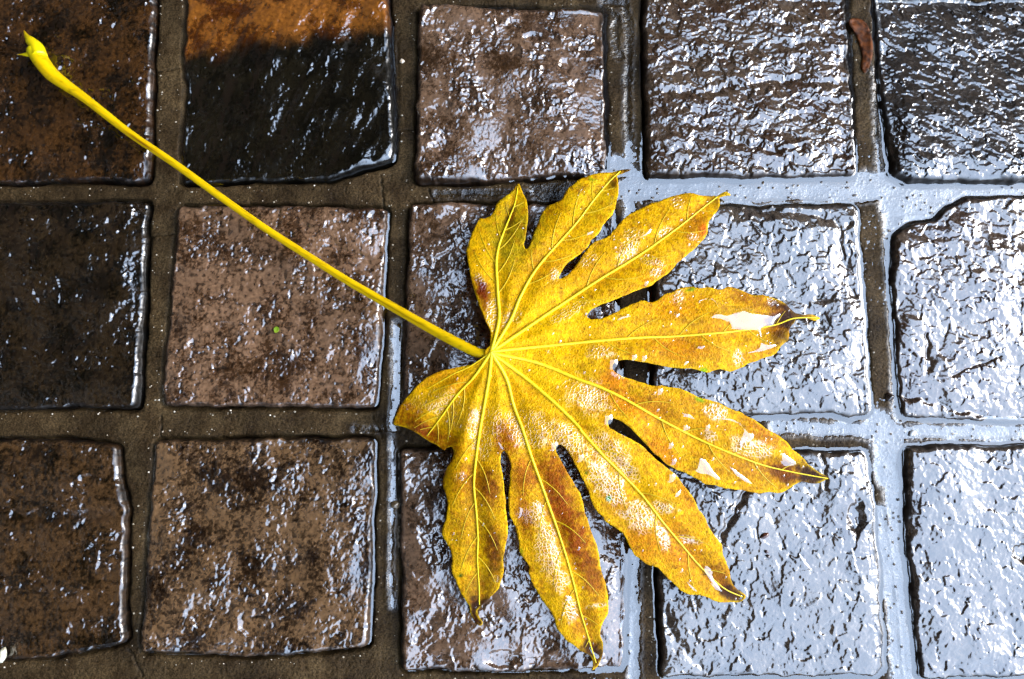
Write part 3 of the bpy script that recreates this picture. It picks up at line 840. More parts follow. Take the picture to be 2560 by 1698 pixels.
for i in range(len(outl)):
    (ax, ay), (bx, by) = outl[i], outl[(i + 1) % len(outl)]
    j0, j1 = np.searchsorted(RY, [min(ay, by), max(ay, by)])
    for j in range(j0, j1):
        if (ay <= RY[j] < by) or (by <= RY[j] < ay):
            ins[j] ^= RX < ax + (RY[j] - ay) / (by - ay) * (bx - ax)
R_MARG = np.where(ins, R_MARG, -R_MARG)
def look(R, u, v):
    x = np.clip((np.asarray(u, float) - RX[0]) / RS, 0, len(RX) - 1.001); y = np.clip((np.asarray(v, float) - RY[0]) / RS, 0, len(RY) - 1.001)
    i, j = x.astype(int), y.astype(int); fx, fy = x - i, y - j
    return (R[j, i] * (1 - fx) + R[j, i + 1] * fx) * (1 - fy) + (R[j + 1, i] * (1 - fx) + R[j + 1, i + 1] * fx) * fy

def leaf_z(u, v):
    """height of the blade above the paving for points of the photograph (m)"""
    u, v = np.asarray(u, float), np.asarray(v, float)
    r = np.hypot(u - BASE[0], v - BASE[1])
    ang = np.arctan2(v - BASE[1], u - BASE[0])
    # reach of the blade in this direction
    va = np.array([math.atan2(p[-1][1] - BASE[1], p[-1][0] - BASE[0]) for p in VEINS])
    wsum = np.zeros(r.shape); ls = np.zeros(r.shape)
    for a, L_ in zip(va, LEN):
        da = np.abs((ang - a + np.pi) % (2 * np.pi) - np.pi)
        w = np.exp(-(da / .22) ** 2) + 1e-6
        wsum += w; ls += w * max(L_, 330)
    t = r / (ls / wsum)
    z = .0040 + .0180 * (1 - np.clip(t, 0, 1.2) ** 2.2) + .0035 * np.exp(-(r / 60) ** 2)
    z = z - .0022 * smooth(.93, 1.06, t)
    z = z + (perlin(u / 170, v / 170, 300) * .0016 + perlin(u / 70, v / 70, 301) * .0007) * smooth(20, 160, r)
    # blade swells a little on both sides of each main vein
    dv = look(R_VEIN, u, v)
    z = z + .0016 * smooth(0, 38, dv) - .0008 * smooth(42, 95, dv)
    return np.maximum(z, .0024)

SP = 4.2
gx, gy = np.meshgrid(np.arange(970, 2080, SP), np.arange(420, 1690, SP))
gx = gx + (np.arange(gx.shape[0]) % 2)[:, None] * SP / 2
gx, gy = gx.ravel(), gy.ravel()
lsd = look(R_MARG, gx, gy)
m_ = lsd > 2.2
pts = np.concatenate([outl, np.stack([gx[m_], gy[m_]], 1)])
no = len(outl)
edges = [(i, (i + 1) % no) for i in range(no)]
cv, ce, cf, *_ = geometry.delaunay_2d_cdt([Vector(p) for p in pts.tolist()], edges, [], 1, 1e-4)
UV = np.array([(p.x, p.y) for p in cv])
tri = np.array([f[::-1] for f in cf if len(f) == 3])
LZ = leaf_z(UV[:, 0], UV[:, 1])
# pigment of the blade
u, v = UV[:, 0], UV[:, 1]
def C(*c):
    c = lin(c)
    return c * (.55 + 1.75 * c.max()) if c.max() < .36 else c * 1.5
colr = np.tile(C(178, 132, 3), (len(u), 1))
nlow = perlin(u / 60, v / 60, 340); nmid = fbm(u / 22, v / 22, 341, 3, .55)
lsdv = look(R_MARG, u, v)
BLOBS = [  # x, y, rx, ry, angle, colour, strength
    (1290, 590, 90, 100, 0, (150, 128, 12), .9), (1275, 545, 14, 40, 15, (96, 62, 8), .9), (1262, 470, 40, 40, 0, (160, 140, 14), .8),
    (1204, 728, 26, 40, -20, (112, 40, 2), 1.1), (1215, 770, 16, 30, -20, (120, 46, 4), .8),
    (1480, 500, 80, 60, -40, (162, 132, 8), .8), (1545, 445, 38, 18, -45, (92, 58, 6), .9), (1360, 660, 60, 50, 0, (168, 112, 6), .6),
    (1740, 560, 28, 70, 20, (160, 96, 6), .8), (1758, 575, 16, 20, 0, (170, 70, 4), .8), (1720, 480, 60, 20, -35, (160, 112, 8), .5),
    (1640, 690, 90, 20, -30, (176, 112, 4), .6), (1490, 690, 60, 40, 0, (168, 110, 4), .5),
    (1880, 745, 95, 30, 15, (150, 92, 5), .9), (1945, 800, 40, 60, 15, (110, 52, 5), 1.0), (1960, 790, 30, 22, 20, (62, 30, 4), .9), (1900, 880, 60, 20, -15, (160, 98, 5), .6),
    (1690, 760, 90, 50, 0, (168, 104, 4), .7), (1700, 870, 110, 40, 5, (162, 98, 4), .8), (1810, 820, 70, 30, 0, (160, 84, 4), .5),
    (1540, 950, 50, 40, 0, (172, 96, 4), .8), (1570, 1010, 70, 30, 25, (165, 92, 4), .8), (1640, 1020, 70, 40, 30, (160, 96, 5), .8),
    (1740, 1040, 90, 50, 30, (165, 110, 6), .6), (1900, 1080, 70, 25, 40, (160, 90, 4), .8), (1960, 1180, 75, 36, 18, (118, 62, 6), 1.0), (2030, 1188, 45, 18, 15, (58, 30, 5), 1.0),
    (1860, 1170, 70, 40, 15, (150, 90, 6), .7), (1640, 1100, 60, 25, 45, (170, 104, 4), .7), (1760, 1130, 70, 30, 35, (172, 120, 6), .5),
    (1700, 1370, 60, 90, -35, (160, 92, 5), .8), (1600, 1360, 50, 60, -35, (166, 98, 4), .8), (1740, 1240, 45, 60, -35, (162, 96, 5), .8), (1540, 1250, 40, 60, -30, (160, 104, 6), .6),
    (1815, 1470, 40, 24, 40, (92, 50, 5), 1.0), (1790, 1430, 45, 40, 40, (142, 80, 5), .8), (1660, 1140, 70, 25, 40, (168, 98, 4), .7),
    (1390, 1170, 60, 60, 0, (150, 78, 3), .9), (1400, 1260, 46, 90, -18, (140, 64, 3), 1.0), (1440, 1350, 44, 90, -18, (140, 66, 3), 1.0), (1480, 1440, 36, 70, -15, (134, 66, 4), .9),
    (1310, 1190, 40, 60, 0, (150, 78, 4), .9), (1310, 1290, 26, 70, -12, (150, 84, 5), .9), (1345, 1430, 40, 80, -25, (172, 122, 6), .5), (1460, 1560, 40, 50, -10, (150, 88, 6), .7), (1485, 1650, 20, 30, 0, (130, 60, 4), .9), (1480, 1620, 30, 28, 0, (90, 52, 5), .9),
    (1180, 1200, 60, 60, 0, (152, 86, 4), .8), (1225, 1230, 30, 60, 0, (122, 58, 4), .9), (1170, 1310, 70, 90, 0, (150, 106, 7), .7), (1230, 1360, 24, 60, 0, (120, 66, 5), .9), (1160, 1400, 40, 40, 0, (160, 122, 10), .5),
    (1200, 1470, 50, 50, 0, (140, 96, 8), .8), (1195, 1510, 40, 24, 0, (88, 54, 6), 1.0), (1190, 1545, 26, 30, 0, (96, 44, 4), 1.0), (1240, 1400, 22, 60, 0, (96, 48, 5), .8),
    (1060, 1080, 70, 30, 30, (140, 62, 3), 1.1), (1010, 1040, 50, 40, 0, (160, 92, 4), .9), (1120, 1110, 50, 40, 20, (156, 88, 4), .8), (1080, 940, 80, 26, -20, (166, 104, 5), .7), (1150, 960, 40, 30, 0, (172, 96, 3), .5),
    (1262, 1100, 34, 60, -10, (152, 78, 3), .9), (1300, 980, 60, 30, 0, (182, 118, 3), .5), (1340, 890, 60, 16, 8, (184, 112, 2), .6), (1390, 960, 70, 24, 30, (178, 112, 3), .5),
    (1520, 1245, 9, 9, 0, (60, 120, 10), 1.2), (1466, 1182, 6, 6, 0, (50, 110, 10), 1.2), (1750, 1000, 16, 8, 20, (110, 150, 8), 1.0), (1303, 1385, 7, 14, 0, (110, 140, 8), .8),
    (1725, 725, 16, 5, -15, (110, 150, 8), .9), (1152, 1440, 8, 6, 0, (60, 90, 8), 1.1), (1480, 448, 14, 6, 0, (110, 140, 8), .8), (1760, 925, 12, 8, 0, (120, 160, 6), .9), (1375, 1548, 6, 6, 0, (110, 140, 8), .8),
    (1330, 860, 170, 110, 0, (192, 144, 2), .8), (1400, 790, 130, 60, -10, (192, 148, 2), .9), (1360, 930, 120, 60, 30, (188, 146, 3), .7), (1520, 780, 60, 40, 0, (190, 148, 3), .8), (1240, 1000, 80, 40, 0, (184, 142, 4), .5),
]
for bx, by, rx, ry, a, c_, st in BLOBS:
    a = math.radians(a); dx, dy = u - bx, v - by
    ex, ey = dx * math.cos(a) + dy * math.sin(a), -dx * math.sin(a) + dy * math.cos(a)
    q = np.sqrt((ex / rx) ** 2 + (ey / ry) ** 2) + nmid * .32
    w = (smooth(1.25, .35, q) * min(st, 1.0))[:, None]
    colr = colr * (1 - w) + C(*c_) * w
bright = smooth(.12, .5, colr[:, 0])
near = smooth(120, 330, np.hypot(u - BASE[0], v - BASE[1]))
k = (smooth(.1, .55, nmid) * .45 * (.25 + .75 * near))[:, None]
colr = colr * (1 - k) + C(150, 80, 4) * k
nsp = fbm(u / 9, v / 9, 345, 3, .65)
k = (smooth(.1, .6, nsp + .4 * nlow) * .4 * bright)[:, None]
colr = colr * (1 - k) + C(198, 156, 6) * k
k = (smooth(.32, .8, -nsp + .3 * nmid) * (.28 + .4 * (1 - bright)) * near)[:, None]      # sharp brown flecks
colr = colr * (1 - k) + C(92, 40, 3) * k
for bx, by, rx, st in ((1570, 430, 32, .8), (1296, 462, 20, .5), (1790, 492, 34, .6), (1985, 795, 62, .9), (1955, 850, 40, .5), (2050, 1186, 78, .95), (1846, 1490, 52, .95),
                       (1483, 1640, 48, .85), (1190, 1535, 48, .95), (1030, 1065, 30, .5)):
    q = np.hypot(u - bx, v - by) / rx + nmid * .35
    k = (smooth(1.15, .3, q) * st)[:, None]
    colr = colr * (1 - k) + C(62, 30, 4) * k
# thin brighter yellow rim of the margin
k = (smooth(5, 1, lsdv) * .6 * smooth(-.3, .3, perlin(u / 40, v / 40, 346)))[:, None]
colr = colr * (1 - k) + C(196, 158, 6) * k

WETS = [  # patches of clinging wet, x y rx ry angle
    (1075, 1000, 62, 26, -20), (1140, 1030, 60, 40, 25), (1215, 1060, 60, 45, 10), (1205, 1100, 24, 60, 0), (1320, 1070, 70, 50, 20), (1470, 990, 62, 44, 30),
    (1420, 1100, 70, 36, 35), (1520, 1130, 66, 40, 40), (1560, 1175, 40, 26, 40), (1500, 1190, 30, 60, -20), (1535, 1230, 30, 50, -25), (1600, 1290, 40, 46, -35), (1655, 1270, 40, 16, 10), (1655, 1335, 16, 46, -22), (1725, 1350, 30, 10, 15),
    (1368, 1375, 32, 82, -12), (1400, 1450, 22, 34, -12), (1426, 1525, 18, 32, -10), (1330, 1288, 34, 20, 0), (1340, 1270, 20, 20, 0),
    (1244, 785, 30, 42, 10), (1285, 790, 24, 22, -30), (1200, 700, 12, 24, -25), (1572, 618, 26, 60, 20), (1628, 652, 36, 12, 12), (1694, 506, 18, 16, 0), (1735, 593, 16, 10, 20), (1468, 650, 26, 15, -25), (1386, 685, 12, 18, 0),
    (1640, 680, 16, 14, 0), (1665, 580, 22, 12, -30), (1695, 745, 18, 22, 0), (1845, 895, 14, 22, 0), (1790, 1030, 28, 24, 20), (1500, 880, 36, 18, 0), (1878, 1120, 60, 24, 12), (1775, 1090, 20, 14, 30), (1930, 752, 14, 12, 0),
    (1150, 1190, 16, 12, 0), (1240, 1445, 7, 12, 0), (1490, 1515, 26, 6, -10), (1420, 780, 60, 14, -28), (1370, 880, 4, 4, 0), (1555, 935, 30, 10, 0),
]
wet = np.zeros(len(u))
for bx, by, rx, ry, a in WETS:
    a = math.radians(a); dx, dy = u - bx, v - by
    ex, ey = dx * math.cos(a) + dy * math.sin(a), -dx * math.sin(a) + dy * math.cos(a)
    q = np.sqrt((ex / rx) ** 2 + (ey / ry) ** 2) + nmid * .35
    wet = np.maximum(wet, smooth(1.15, .7, q))
dvein = look(R_VEIN, u, v)
wet = wet * smooth(3, 8, dvein)
colr *= 1.04
lx, ly = p2w(u, v, LZ)
LP = np.stack([lx, ly, LZ], 1)
bx_, by_ = p2w(*BASE, float(leaf_z(*BASE)))
ROOT = np.array([float(bx_), float(by_), 0.0])
leaf = empty('fallen_leaf', tuple(ROOT))
tag(leaf, 'large yellow lobed autumn leaf with long stem lying across wet cobblestones', 'leaf')
blade = link('blade', new_mesh('blade', LP - ROOT, tri, attrs={'Col': colr, 'wet': wet}), M_LEAF, leaf)
so = blade.modifiers.new('thickness', 'SOLIDIFY'); so.thickness = .00035; so.offset = -1

M_VEIN = mat_plain('leaf_vein', (.78, .56, .008), (.88, .68, .02), 300, .3, .35, 1.5, .1)
def vein_mesh(path_px, r0, r1, lift=.0002, n=6):
    p = catmull(path_px, 6)
    z = leaf_z(p[:, 0], p[:, 1])
    z = np.convolve(np.pad(z, 2, 'edge'), np.ones(5) / 5, 'valid') + lift
    x, y = p2w(p[:, 0], p[:, 1], z)
    t = np.linspace(0, 1, len(p))
    return tube(np.stack([x, y, z], 1) - ROOT, r0 * (1 - t) + r1 * t, n, .7)
for p in VEINS[:-1]:
    V_, F_ = vein_mesh(p, .00115, .0003, .0004)
    link('vein', new_mesh('vein', V_, F_), M_VEIN, leaf)
V_, F_ = vein_mesh(VEINS[-1], .0005, .00012)
link('vein', new_mesh('vein', V_, F_), M_VEIN, leaf)
# side veins, alternating, curving towards the lobe tip and stopping short of the margin
M_SIDE = mat_plain('side_vein', (.56, .36, .005), (.70, .48, .014), 300, .35, .3, 1.5, .1)
rr = random.Random(7)
for vi, p in enumerate(VEINS[:9]):
    c = catmull(p, 10)
    L = np.concatenate([[0], np.cumsum(np.linalg.norm(np.diff(c, axis=0), axis=1))])
    t = .34; side = 1
    while t < .93:
        i = int(np.searchsorted(L, t * L[-1])); i = min(max(i, 1), len(c) - 2)
        d = c[i + 1] - c[i - 1]; d /= np.linalg.norm(d) + 1e-9
        nn = np.array([-d[1], d[0]]) * side
        q = [c[i].copy()]; ang = math.radians(48 + rr.uniform(-6, 6))
        pos = c[i].copy()
        for k in range(14):
            dirv = d * math.cos(ang) + nn * math.sin(ang)
            nxt = pos + dirv * 7
            if look(R_MARG, nxt[0], nxt[1]) < 7:
                break
            q.append(nxt); pos = nxt; ang *= .93
        if len(q) > 3:
            V_, F_ = vein_mesh(q, .00042, .00014, .00015, 5)
            link('side_vein', new_mesh('side_vein', V_, F_), M_SIDE, leaf)
        side = -side; t += rr.uniform(.055, .09)

# stem (petiole)
SPX = D([(80, 116), (96, 142), (118, 170), (150, 195), (200, 230), (300, 308), (400, 376), (500, 448), (600, 519), (700, 584), (800, 647), (900, 705), (1000, 762), (1060, 794), (1105, 815), (1130, 815)])
SR = [19, 18.5, 17, 14, 10.8, 9.2, 8.8, 8.6, 8.6, 8.8, 9.2, 10.2, 11.2, 11.8, 11.0, 8.5]
sp = catmull(SPX, 8)
sr = np.interp(np.linspace(0, len(SR) - 1, len(sp)), range(len(SR)), SR) * (2560 / 2364) * .00024
t = np.linspace(0, 1, len(sp))
zb = float(leaf_z(*BASE))
sz = .0042 + .0016 * np.exp(-(t / .12) ** 2) + (zb - .0032 - .0042) * t ** 1.7 + .0012 * np.sin(t * 9)
x, y = p2w(sp[:, 0], sp[:, 1], sz)
spath = np.stack([x, y, sz], 1) - ROOT
V_, F_ = tube(spath, sr, 20)
me = new_mesh('stem', V_, F_)
sv = np.array(V_)
tt = np.repeat(t, 20); aa = np.tile(np.arange(20), len(sp))
colr = np.tile(C(186, 150, 3), (len(sv), 1))
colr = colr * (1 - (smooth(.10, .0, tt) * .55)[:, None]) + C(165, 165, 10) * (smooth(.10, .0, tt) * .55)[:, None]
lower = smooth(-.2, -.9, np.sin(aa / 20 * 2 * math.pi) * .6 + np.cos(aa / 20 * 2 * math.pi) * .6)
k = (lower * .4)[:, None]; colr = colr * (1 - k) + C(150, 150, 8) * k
red = (np.exp(-((tt - .355) / .03) ** 2) * np.exp(-((aa - 4.0) / 1.2) ** 2) * .95)[:, None]
colr = colr * (1 - red) + C(105, 28, 3) * red
nsp = smooth(.35, .6, perlin(tt * 260, aa * .5, 360))[:, None] * .45
colr = colr * (1 - nsp) + C(120, 90, 4) * nsp
st_ = (smooth(.1, .6, perlin(tt * 14, aa * 1.1 + 3, 361)) * .35)[:, None]
colr = colr * (1 - st_) + C(150, 112, 4) * st_
cr = (np.exp(-((tt - .74) / .09) ** 2) * np.exp(-((aa - 4.2) / .7) ** 2) * .8)[:, None]
colr = colr * (1 - cr) + C(90, 60, 3) * cr
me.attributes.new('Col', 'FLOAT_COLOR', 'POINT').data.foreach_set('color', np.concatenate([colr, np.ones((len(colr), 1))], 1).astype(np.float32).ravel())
def mat_stem():
    m, n, l, out = material('leaf_stem')
    b = add(n, 'ShaderNodeBsdfPrincipled'); l.new(b.outputs[0], out.inputs[0])
    at = add(n, 'ShaderNodeAttribute', attribute_name='Col')
    l.new(at.outputs['Color'], b.inputs['Base Color'])
    b.inputs['Roughness'].default_value = .22; b.inputs['IOR'].default_value = 1.5; b.inputs['Specular IOR Level'].default_value = .7
    nz = add(n, 'ShaderNodeTexNoise'); nz.inputs['Scale'].default_value = 500; l.new(coord(n), nz.inputs['Vector'])
    bp = add(n, 'ShaderNodeBump'); bp.inputs['Strength'].default_value = .18; bp.inputs['Distance'].default_value = .0004
    l.new(nz.outputs['Fac'], bp.inputs['Height']); l.new(bp.outputs[0], b.inputs['Normal'])
    return m
M_STEM = mat_stem()
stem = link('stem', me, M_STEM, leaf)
# the clasping sheath at the stem's foot with two pointed ends
def spike(pts, radii, z0, z1):
    c = catmull(D(pts), 6); zz = np.linspace(z0, z1, len(c))
    x, y = p2w(c[:, 0], c[:, 1], zz)
    r = np.interp(np.linspace(0, len(radii) - 1, len(c)), range(len(radii)), radii) * .00026
    return tube(np.stack([x, y, zz], 1) - ROOT, r, 12)
for pts_, rad in (([(92, 130), (86, 112), (72, 96), (62, 84), (55, 70)], [17, 16, 12, 6, .8]),
                  ([(88, 128), (76, 124), (62, 126), (50, 126), (38, 126)], [14, 10, 5, 2, .6]),
                  ):
    V_, F_ = spike(pts_, rad, .0075, .0055)
    me = new_mesh('sheath_point', V_, F_)
    vv = np.array(V_); kk = np.linspace(0, 1, len(vv))[:, None] ** 3
    cc = C(190, 168, 6) * (1 - kk) + C(120, 52, 6) * kk
    me.attributes.new('Col', 'FLOAT_COLOR', 'POINT').data.foreach_set('color', np.concatenate([cc, np.ones((len(cc), 1))], 1).astype(np.float32).ravel())
    link('sheath_point', me, M_STEM, stem)

# ------------------------------------------------------------------ rain on the leaf
def film(poly_px, label, thick=.0008):
    poly = catmull(poly_px, 3, True)
    lo, hi = poly.min(0), poly.max(0)
    s_ = 2.6
    gx, gy = np.meshgrid(np.arange(lo[0], hi[0], s_), np.arange(lo[1], hi[1], s_))
    gx, gy = gx.ravel(), gy.ravel()
    d = sd_poly(gx, gy, poly)
    pts = np.concatenate([poly, np.stack([gx[d > 1.3], gy[d > 1.3]], 1)])
    n = len(poly)
    cv, ce, cf, *_ = geometry.delaunay_2d_cdt([Vector(p) for p in pts.tolist()], [(i, (i + 1) % n) for i in range(n)], [], 1, 1e-4)
    q = np.array([(p.x, p.y) for p in cv])
    z0 = leaf_z(q[:, 0], q[:, 1])
    A = np.stack([q[:, 0], q[:, 1], np.ones(len(q))], 1)
    k, *_ = np.linalg.lstsq(A, z0, rcond=None)
    flat = A @ k
    over = max(0.0, float((z0 - flat).max())) * .8
    d = np.clip(sd_poly(q[:, 0], q[:, 1], poly), 0, None)
    w = 1 - (1 - np.clip(d / 8.0, 0, 1)) ** 2
    z = (z0 + .00005) * (1 - w) + (np.maximum(flat, z0) * .5 + flat * .5 + over * .5 + thick) * w
    z = np.maximum(z, z0 + .00022)
    x, y = p2w(q[:, 0], q[:, 1], z)
    P = np.stack([x, y, z], 1); o = P.mean(0)
    ob = link('water_film', new_mesh('water_film', P - o, np.array([f[::-1] for f in cf if len(f) == 3])), M_FILM, None, tuple(o))
    tag(ob, label, 'water', 'films of rain water lying on the leaf')

film(Z4([(945, 440), (1010, 415), (1100, 400), (1150, 440), (1220, 480), (1330, 490), (1400, 490), (1500, 530), (1600, 555), (1765, 565), (1740, 620), (1700, 690),
         (1640, 700), (1590, 720), (1580, 780), (1610, 830), (1680, 850), (1730, 880), (1660, 910), (1600, 930), (1540, 940), (1450, 952), (1500, 930), (1545, 890),
         (1560, 800), (1530, 740), (1400, 735), (1280, 720), (1250, 650), (1180, 615), (1080, 600), (1120, 540), (1130, 490), (1090, 440), (1020, 430), (970, 460)]),
     'large white mirror of water near the tip of the lobe pointing right')
film(Z5([(1190, 660), (1270, 645), (1340, 670), (1410, 720), (1460, 760), (1510, 820), (1480, 870), (1410, 890), (1390, 950), (1370, 930), (1340, 890), (1370, 820), (1385, 760), (1340, 700), (1270, 670)]),
     'white crescent of water above the midrib of the lower right lobe')
film(Z5([(930, 1130), (970, 1015), (1050, 1080), (1110, 1170), (1175, 1240), (1150, 1250), (1060, 1200), (980, 1190), (915, 1150)]),
     'white wedge of water by the lower margin of the lower right lobe')
film(Z5([(1275, 1125), (1330, 1160), (1420, 1230), (1490, 1290), (1440, 1280), (1350, 1220), (1285, 1160)]),
     'narrow slanting strip of water below the midrib of the lower right lobe')
film(Z5([(1780, 985), (1850, 1030), (1925, 1095), (1820, 1120), (1770, 1070)]), 'white triangle of water near the brown tip of the lower right lobe')
film(Z5([(800, 595), (860, 600), (925, 655), (870, 642), (812, 630)]), 'small pointed water patch in the middle of the lower right lobe')
film(Z5([(718, 1375), (790, 1345), (780, 1400), (740, 1422)]), 'small white water patch by the upper margin of the lobe pointing down right')
film(Z3([(1035, 415), (1080, 460), (1095, 520), (1060, 570), (980, 600), (1020, 560), (1050, 500), (1010, 440)]), 'white half moon of water on the lobe pointing to the upper right')
film(Z3([(325, 120), (370, 90), (435, 110), (400, 160), (375, 195), (340, 160)]), 'white patch of water left of the midrib near the top lobe tip')
film(Z3([(690, 195), (725, 190), (715, 250), (680, 315), (668, 300)]), 'slim upright streak of water right of the midrib near the top lobe tip')
film(Z3([(440, 545), (520, 525), (515, 560), (460, 580)]), 'small oblong water patch at the right margin of the top lobe')
film(ZA([(1172, 420), (1220, 410), (1218, 480), (1198, 535), (1184, 500)]), 'white tapering streak of water on the small upper left lobe')
film(Z3([(755, 1415), (790, 1365), (890, 1375), (820, 1395)]), 'thin white crescent of water at the root of the lobe pointing right')
film(Z3([(1310, 1350), (1345, 1320), (1372, 1350), (1340, 1388)]), 'small square water patch above the midrib of the lobe pointing right')
film(Z3([(390, 1300), (465, 1330), (450, 1370), (420, 1345)]), 'pale water patch in the notch between the two right upper lobes')
film(Z6([(1580, 1330), (1640, 1315), (1690, 1370), (1690, 1420), (1770, 1540), (1785, 1565), (1720, 1540), (1660, 1470), (1600, 1400)]), 'long white patch of water by the tip of the lobe pointing down right')
film(Z6([(1440, 1470), (1500, 1520), (1540, 1565), (1490, 1540)]), 'small slanting water patch by the lower margin near the down right lobe tip')
film(Z7([(1460, 1330), (1500, 1370), (1560, 1410), (1540, 1440), (1500, 1400)]), 'white drop of water in the curled tip of the lowest lobe')
film(ZD([(1265, 310), (1300, 345), (1360, 360), (1340, 440), (1305, 450), (1290, 360)]), 'white notch shaped water patch at the left margin of the lowest lobe')
film(ZC([(1095, 1120), (1130, 1120), (1172, 1195), (1120, 1190)]), 'white water patch at the notch between the two bottom lobes')
film(Z4([(900, 885), (985, 865), (1028, 885), (985, 912)]), 'small white lens of water below the midrib of the lobe pointing right')
film(Z4([(805, 1045), (845, 1018), (868, 1040), (830, 1072)]), 'small white square of water by the lower margin of the lobe pointing right')
film(Z7([(1225, 820), (1285, 835), (1280, 870), (1235, 868)]), 'tiny white water patch left of the midrib of the lowest lobe')

def cap(u_, v_, r_px, hgt=.3):
    """dome of water on the leaf, radius in photo pixels"""
    nr, na = 6, 14
    zc = float(leaf_z(u_, v_))
    R = r_px * .00024
    V_, F_ = [], []
    x0, y0 = p2w(u_, v_, zc)
    for i in range(nr + 1):
        ph = i / nr
        for k in range(na):
            a = 2 * math.pi * k / na
            V_.append((R * ph * math.cos(a), R * ph * math.sin(a), R * hgt * (1 - ph ** 2) + .00004))
    for i in range(nr):
        for k in range(na):
            k2 = (k + 1) % na
            F_.append((i * na + k, (i + 1) * na + k, (i + 1) * na + k2, i * na + k2))
    return V_, F_, (float(x0), float(y0), zc)

M_DROP = mat_water('rain_drop', 1.9, .02, (.98, .94, .78))
for (u_, v_), r_, lb in (
        ((1580.5, 891), 11, 'round raindrop left of the pair above the notch of the right lobe'),
        ((1606, 893), 11, 'round raindrop right of the pair above the notch of the right lobe'),
        ((1765, 1067), 10, 'raindrop near the midrib of the lower right lobe'),
        ((1673, 1112), 10, 'raindrop below the midrib of the lower right lobe'),
        ((1446, 1142), 13, 'raindrop beside the notch left of the down right lobe'),
        ((1674, 1192), 14, 'raindrop on the upper margin of the down right lobe'),
        ((1645, 976), 12, 'raindrop near the upper margin of the lower right lobe'),
        ((1680, 1152), 11, 'raindrop on the lower margin of the lower right lobe'),
        ((1710, 1067), 10, 'raindrop just above the midrib of the lower right lobe'),
        ((1612, 706), 9, 'raindrop at the lower margin of the upper right lobe'),
        ((1525, 905), 19, 'large raindrop hanging at the head of the right hand notch'),
        ((1512, 1045), 19, 'large raindrop hanging at the head of the lower right notch'),
        ((1378, 1112), 15, 'large raindrop hanging at the head of the bottom notch')):
    V_, F_, o_ = cap(u_, v_, r_)
    tag(link('raindrop', new_mesh('raindrop', V_, F_), M_DROP, None, o_), lb, 'raindrop', 'larger raindrops on the leaf')
VV, FF = [], []
dr = random.Random(11)
tries = 0; cnt = 0
while cnt < 230 and tries < 6000:
    tries += 1
    u_, v_ = dr.uniform(1000, 2010), dr.uniform(450, 1640)
    dd = look(R_MARG, u_, v_)
    if dd < 6:
        continue
    if u_ < 1450 and dr.random() < .55:
        continue
    V_, F_, o_ = cap(u_, v_, dr.choice([2.2, 2.6, 3, 3.4, 4.2, 5.5]), .35)
    b0 = len(VV)
    VV += [(a + o_[0], b + o_[1], c + o_[2]) for a, b, c in V_]; FF += [tuple(i + b0 for i in f_) for f_ in F_]
    cnt += 1
fine = link('fine_raindrops', new_mesh('fine_raindrops', VV, FF), M_DROP)
tag(fine, 'fine raindrops sprinkled over the yellow leaf', 'raindrops', kind='stuff')

# ------------------------------------------------------------------ small litter on the paving
def stone_top(u_, v_):
    x, y = p2w(u_, v_, 0.0)
    return float(x), float(y)

def pebble(name, uv, size, z, c1, c2, label, cat, seed, rot=0.0, group=None):
    rs = np.random.RandomState(seed)
    nu, nv = 14, 9
    V_, F_ = [], []
    for i in range(nv + 1):
        th = math.pi * i / nv
        for k in range(nu):
            ph = 2 * math.pi * k / nu
            d = np.array([math.sin(th) * math.cos(ph), math.sin(th) * math.sin(ph), math.cos(th)])
            w = 1 + .16 * math.sin(3 * d[0] + seed) * math.cos(4 * d[1] + 2 * seed) + .08 * math.sin(7 * d[2] + seed)
            V_.append(d * np.array(size) * w * .5)
    for i in range(nv):
        for k in range(nu):
            k2 = (k + 1) % nu
            F_.append((i * nu + k, (i + 1) * nu + k, (i + 1) * nu + k2, i * nu + k2))
    x, y = stone_top(*uv)
    o = link(name, new_mesh(name, V_, F_), mat_plain(name + '_skin', c1, c2, 700, .25, .7, 1.6), None, (x, y, z))
    o.rotation_euler[2] = rot
    tag(o, label, cat, group)
    return o

pebble('seed', (1910, 1339), (.0052, .0026, .002), .0012, (.05, .015, .006), (.12, .035, .015), 'reddish brown oval seed on the pale stone, the largest of three', 'seed', 1, math.radians(30), 'seeds on the pale stone')
pebble('seed', (1915, 1379), (.0022, .0019, .0016), .001, (.03, .01, .006), (.07, .02, .012), 'tiny dark red seed, the upper of a close pair on the pale stone', 'seed', 2, 0, 'seeds on the pale stone')
pebble('seed', (1919, 1391), (.0022, .0019, .0016), .001, (.02, .01, .006), (.06, .02, .012), 'tiny dark seed, the lower of a close pair on the pale stone', 'seed', 3, 0, 'seeds on the pale stone')
pebble('pebble', (2290, 1083), (.005, .0032, .0026), -.0042, (.5, .5, .48), (.75, .75, .72), 'tiny white pebble in the water of the right hand joint', 'pebble', 4, .4)
pebble('pebble', (985, 1264), (.0058, .005, .005), -.0045, (.09, .06, .03), (.2, .14, .07), 'small brown pebble stuck in the joint left of the lower lobes', 'pebble', 5)
pebble('pebble', (2232, 992), (.0052, .005, .0045), -.0042, (.02, .013, .008), (.05, .03, .02), 'small dark pebble at the joint crossing on the right', 'pebble', 6)
pebble('pebble', (10, 1637), (.0042, .0088, .004), .0012, (.4, .36, .24), (.7, .66, .5), 'whitish oblong pebble at the bottom left corner', 'pebble', 7, -.2)
pebble('pebble', (1003, 146), (.0032, .0028, .0024), -.0035, (.5, .3, .12), (.7, .66, .58), 'tiny pale pebble in the joint near the top', 'pebble', 8)

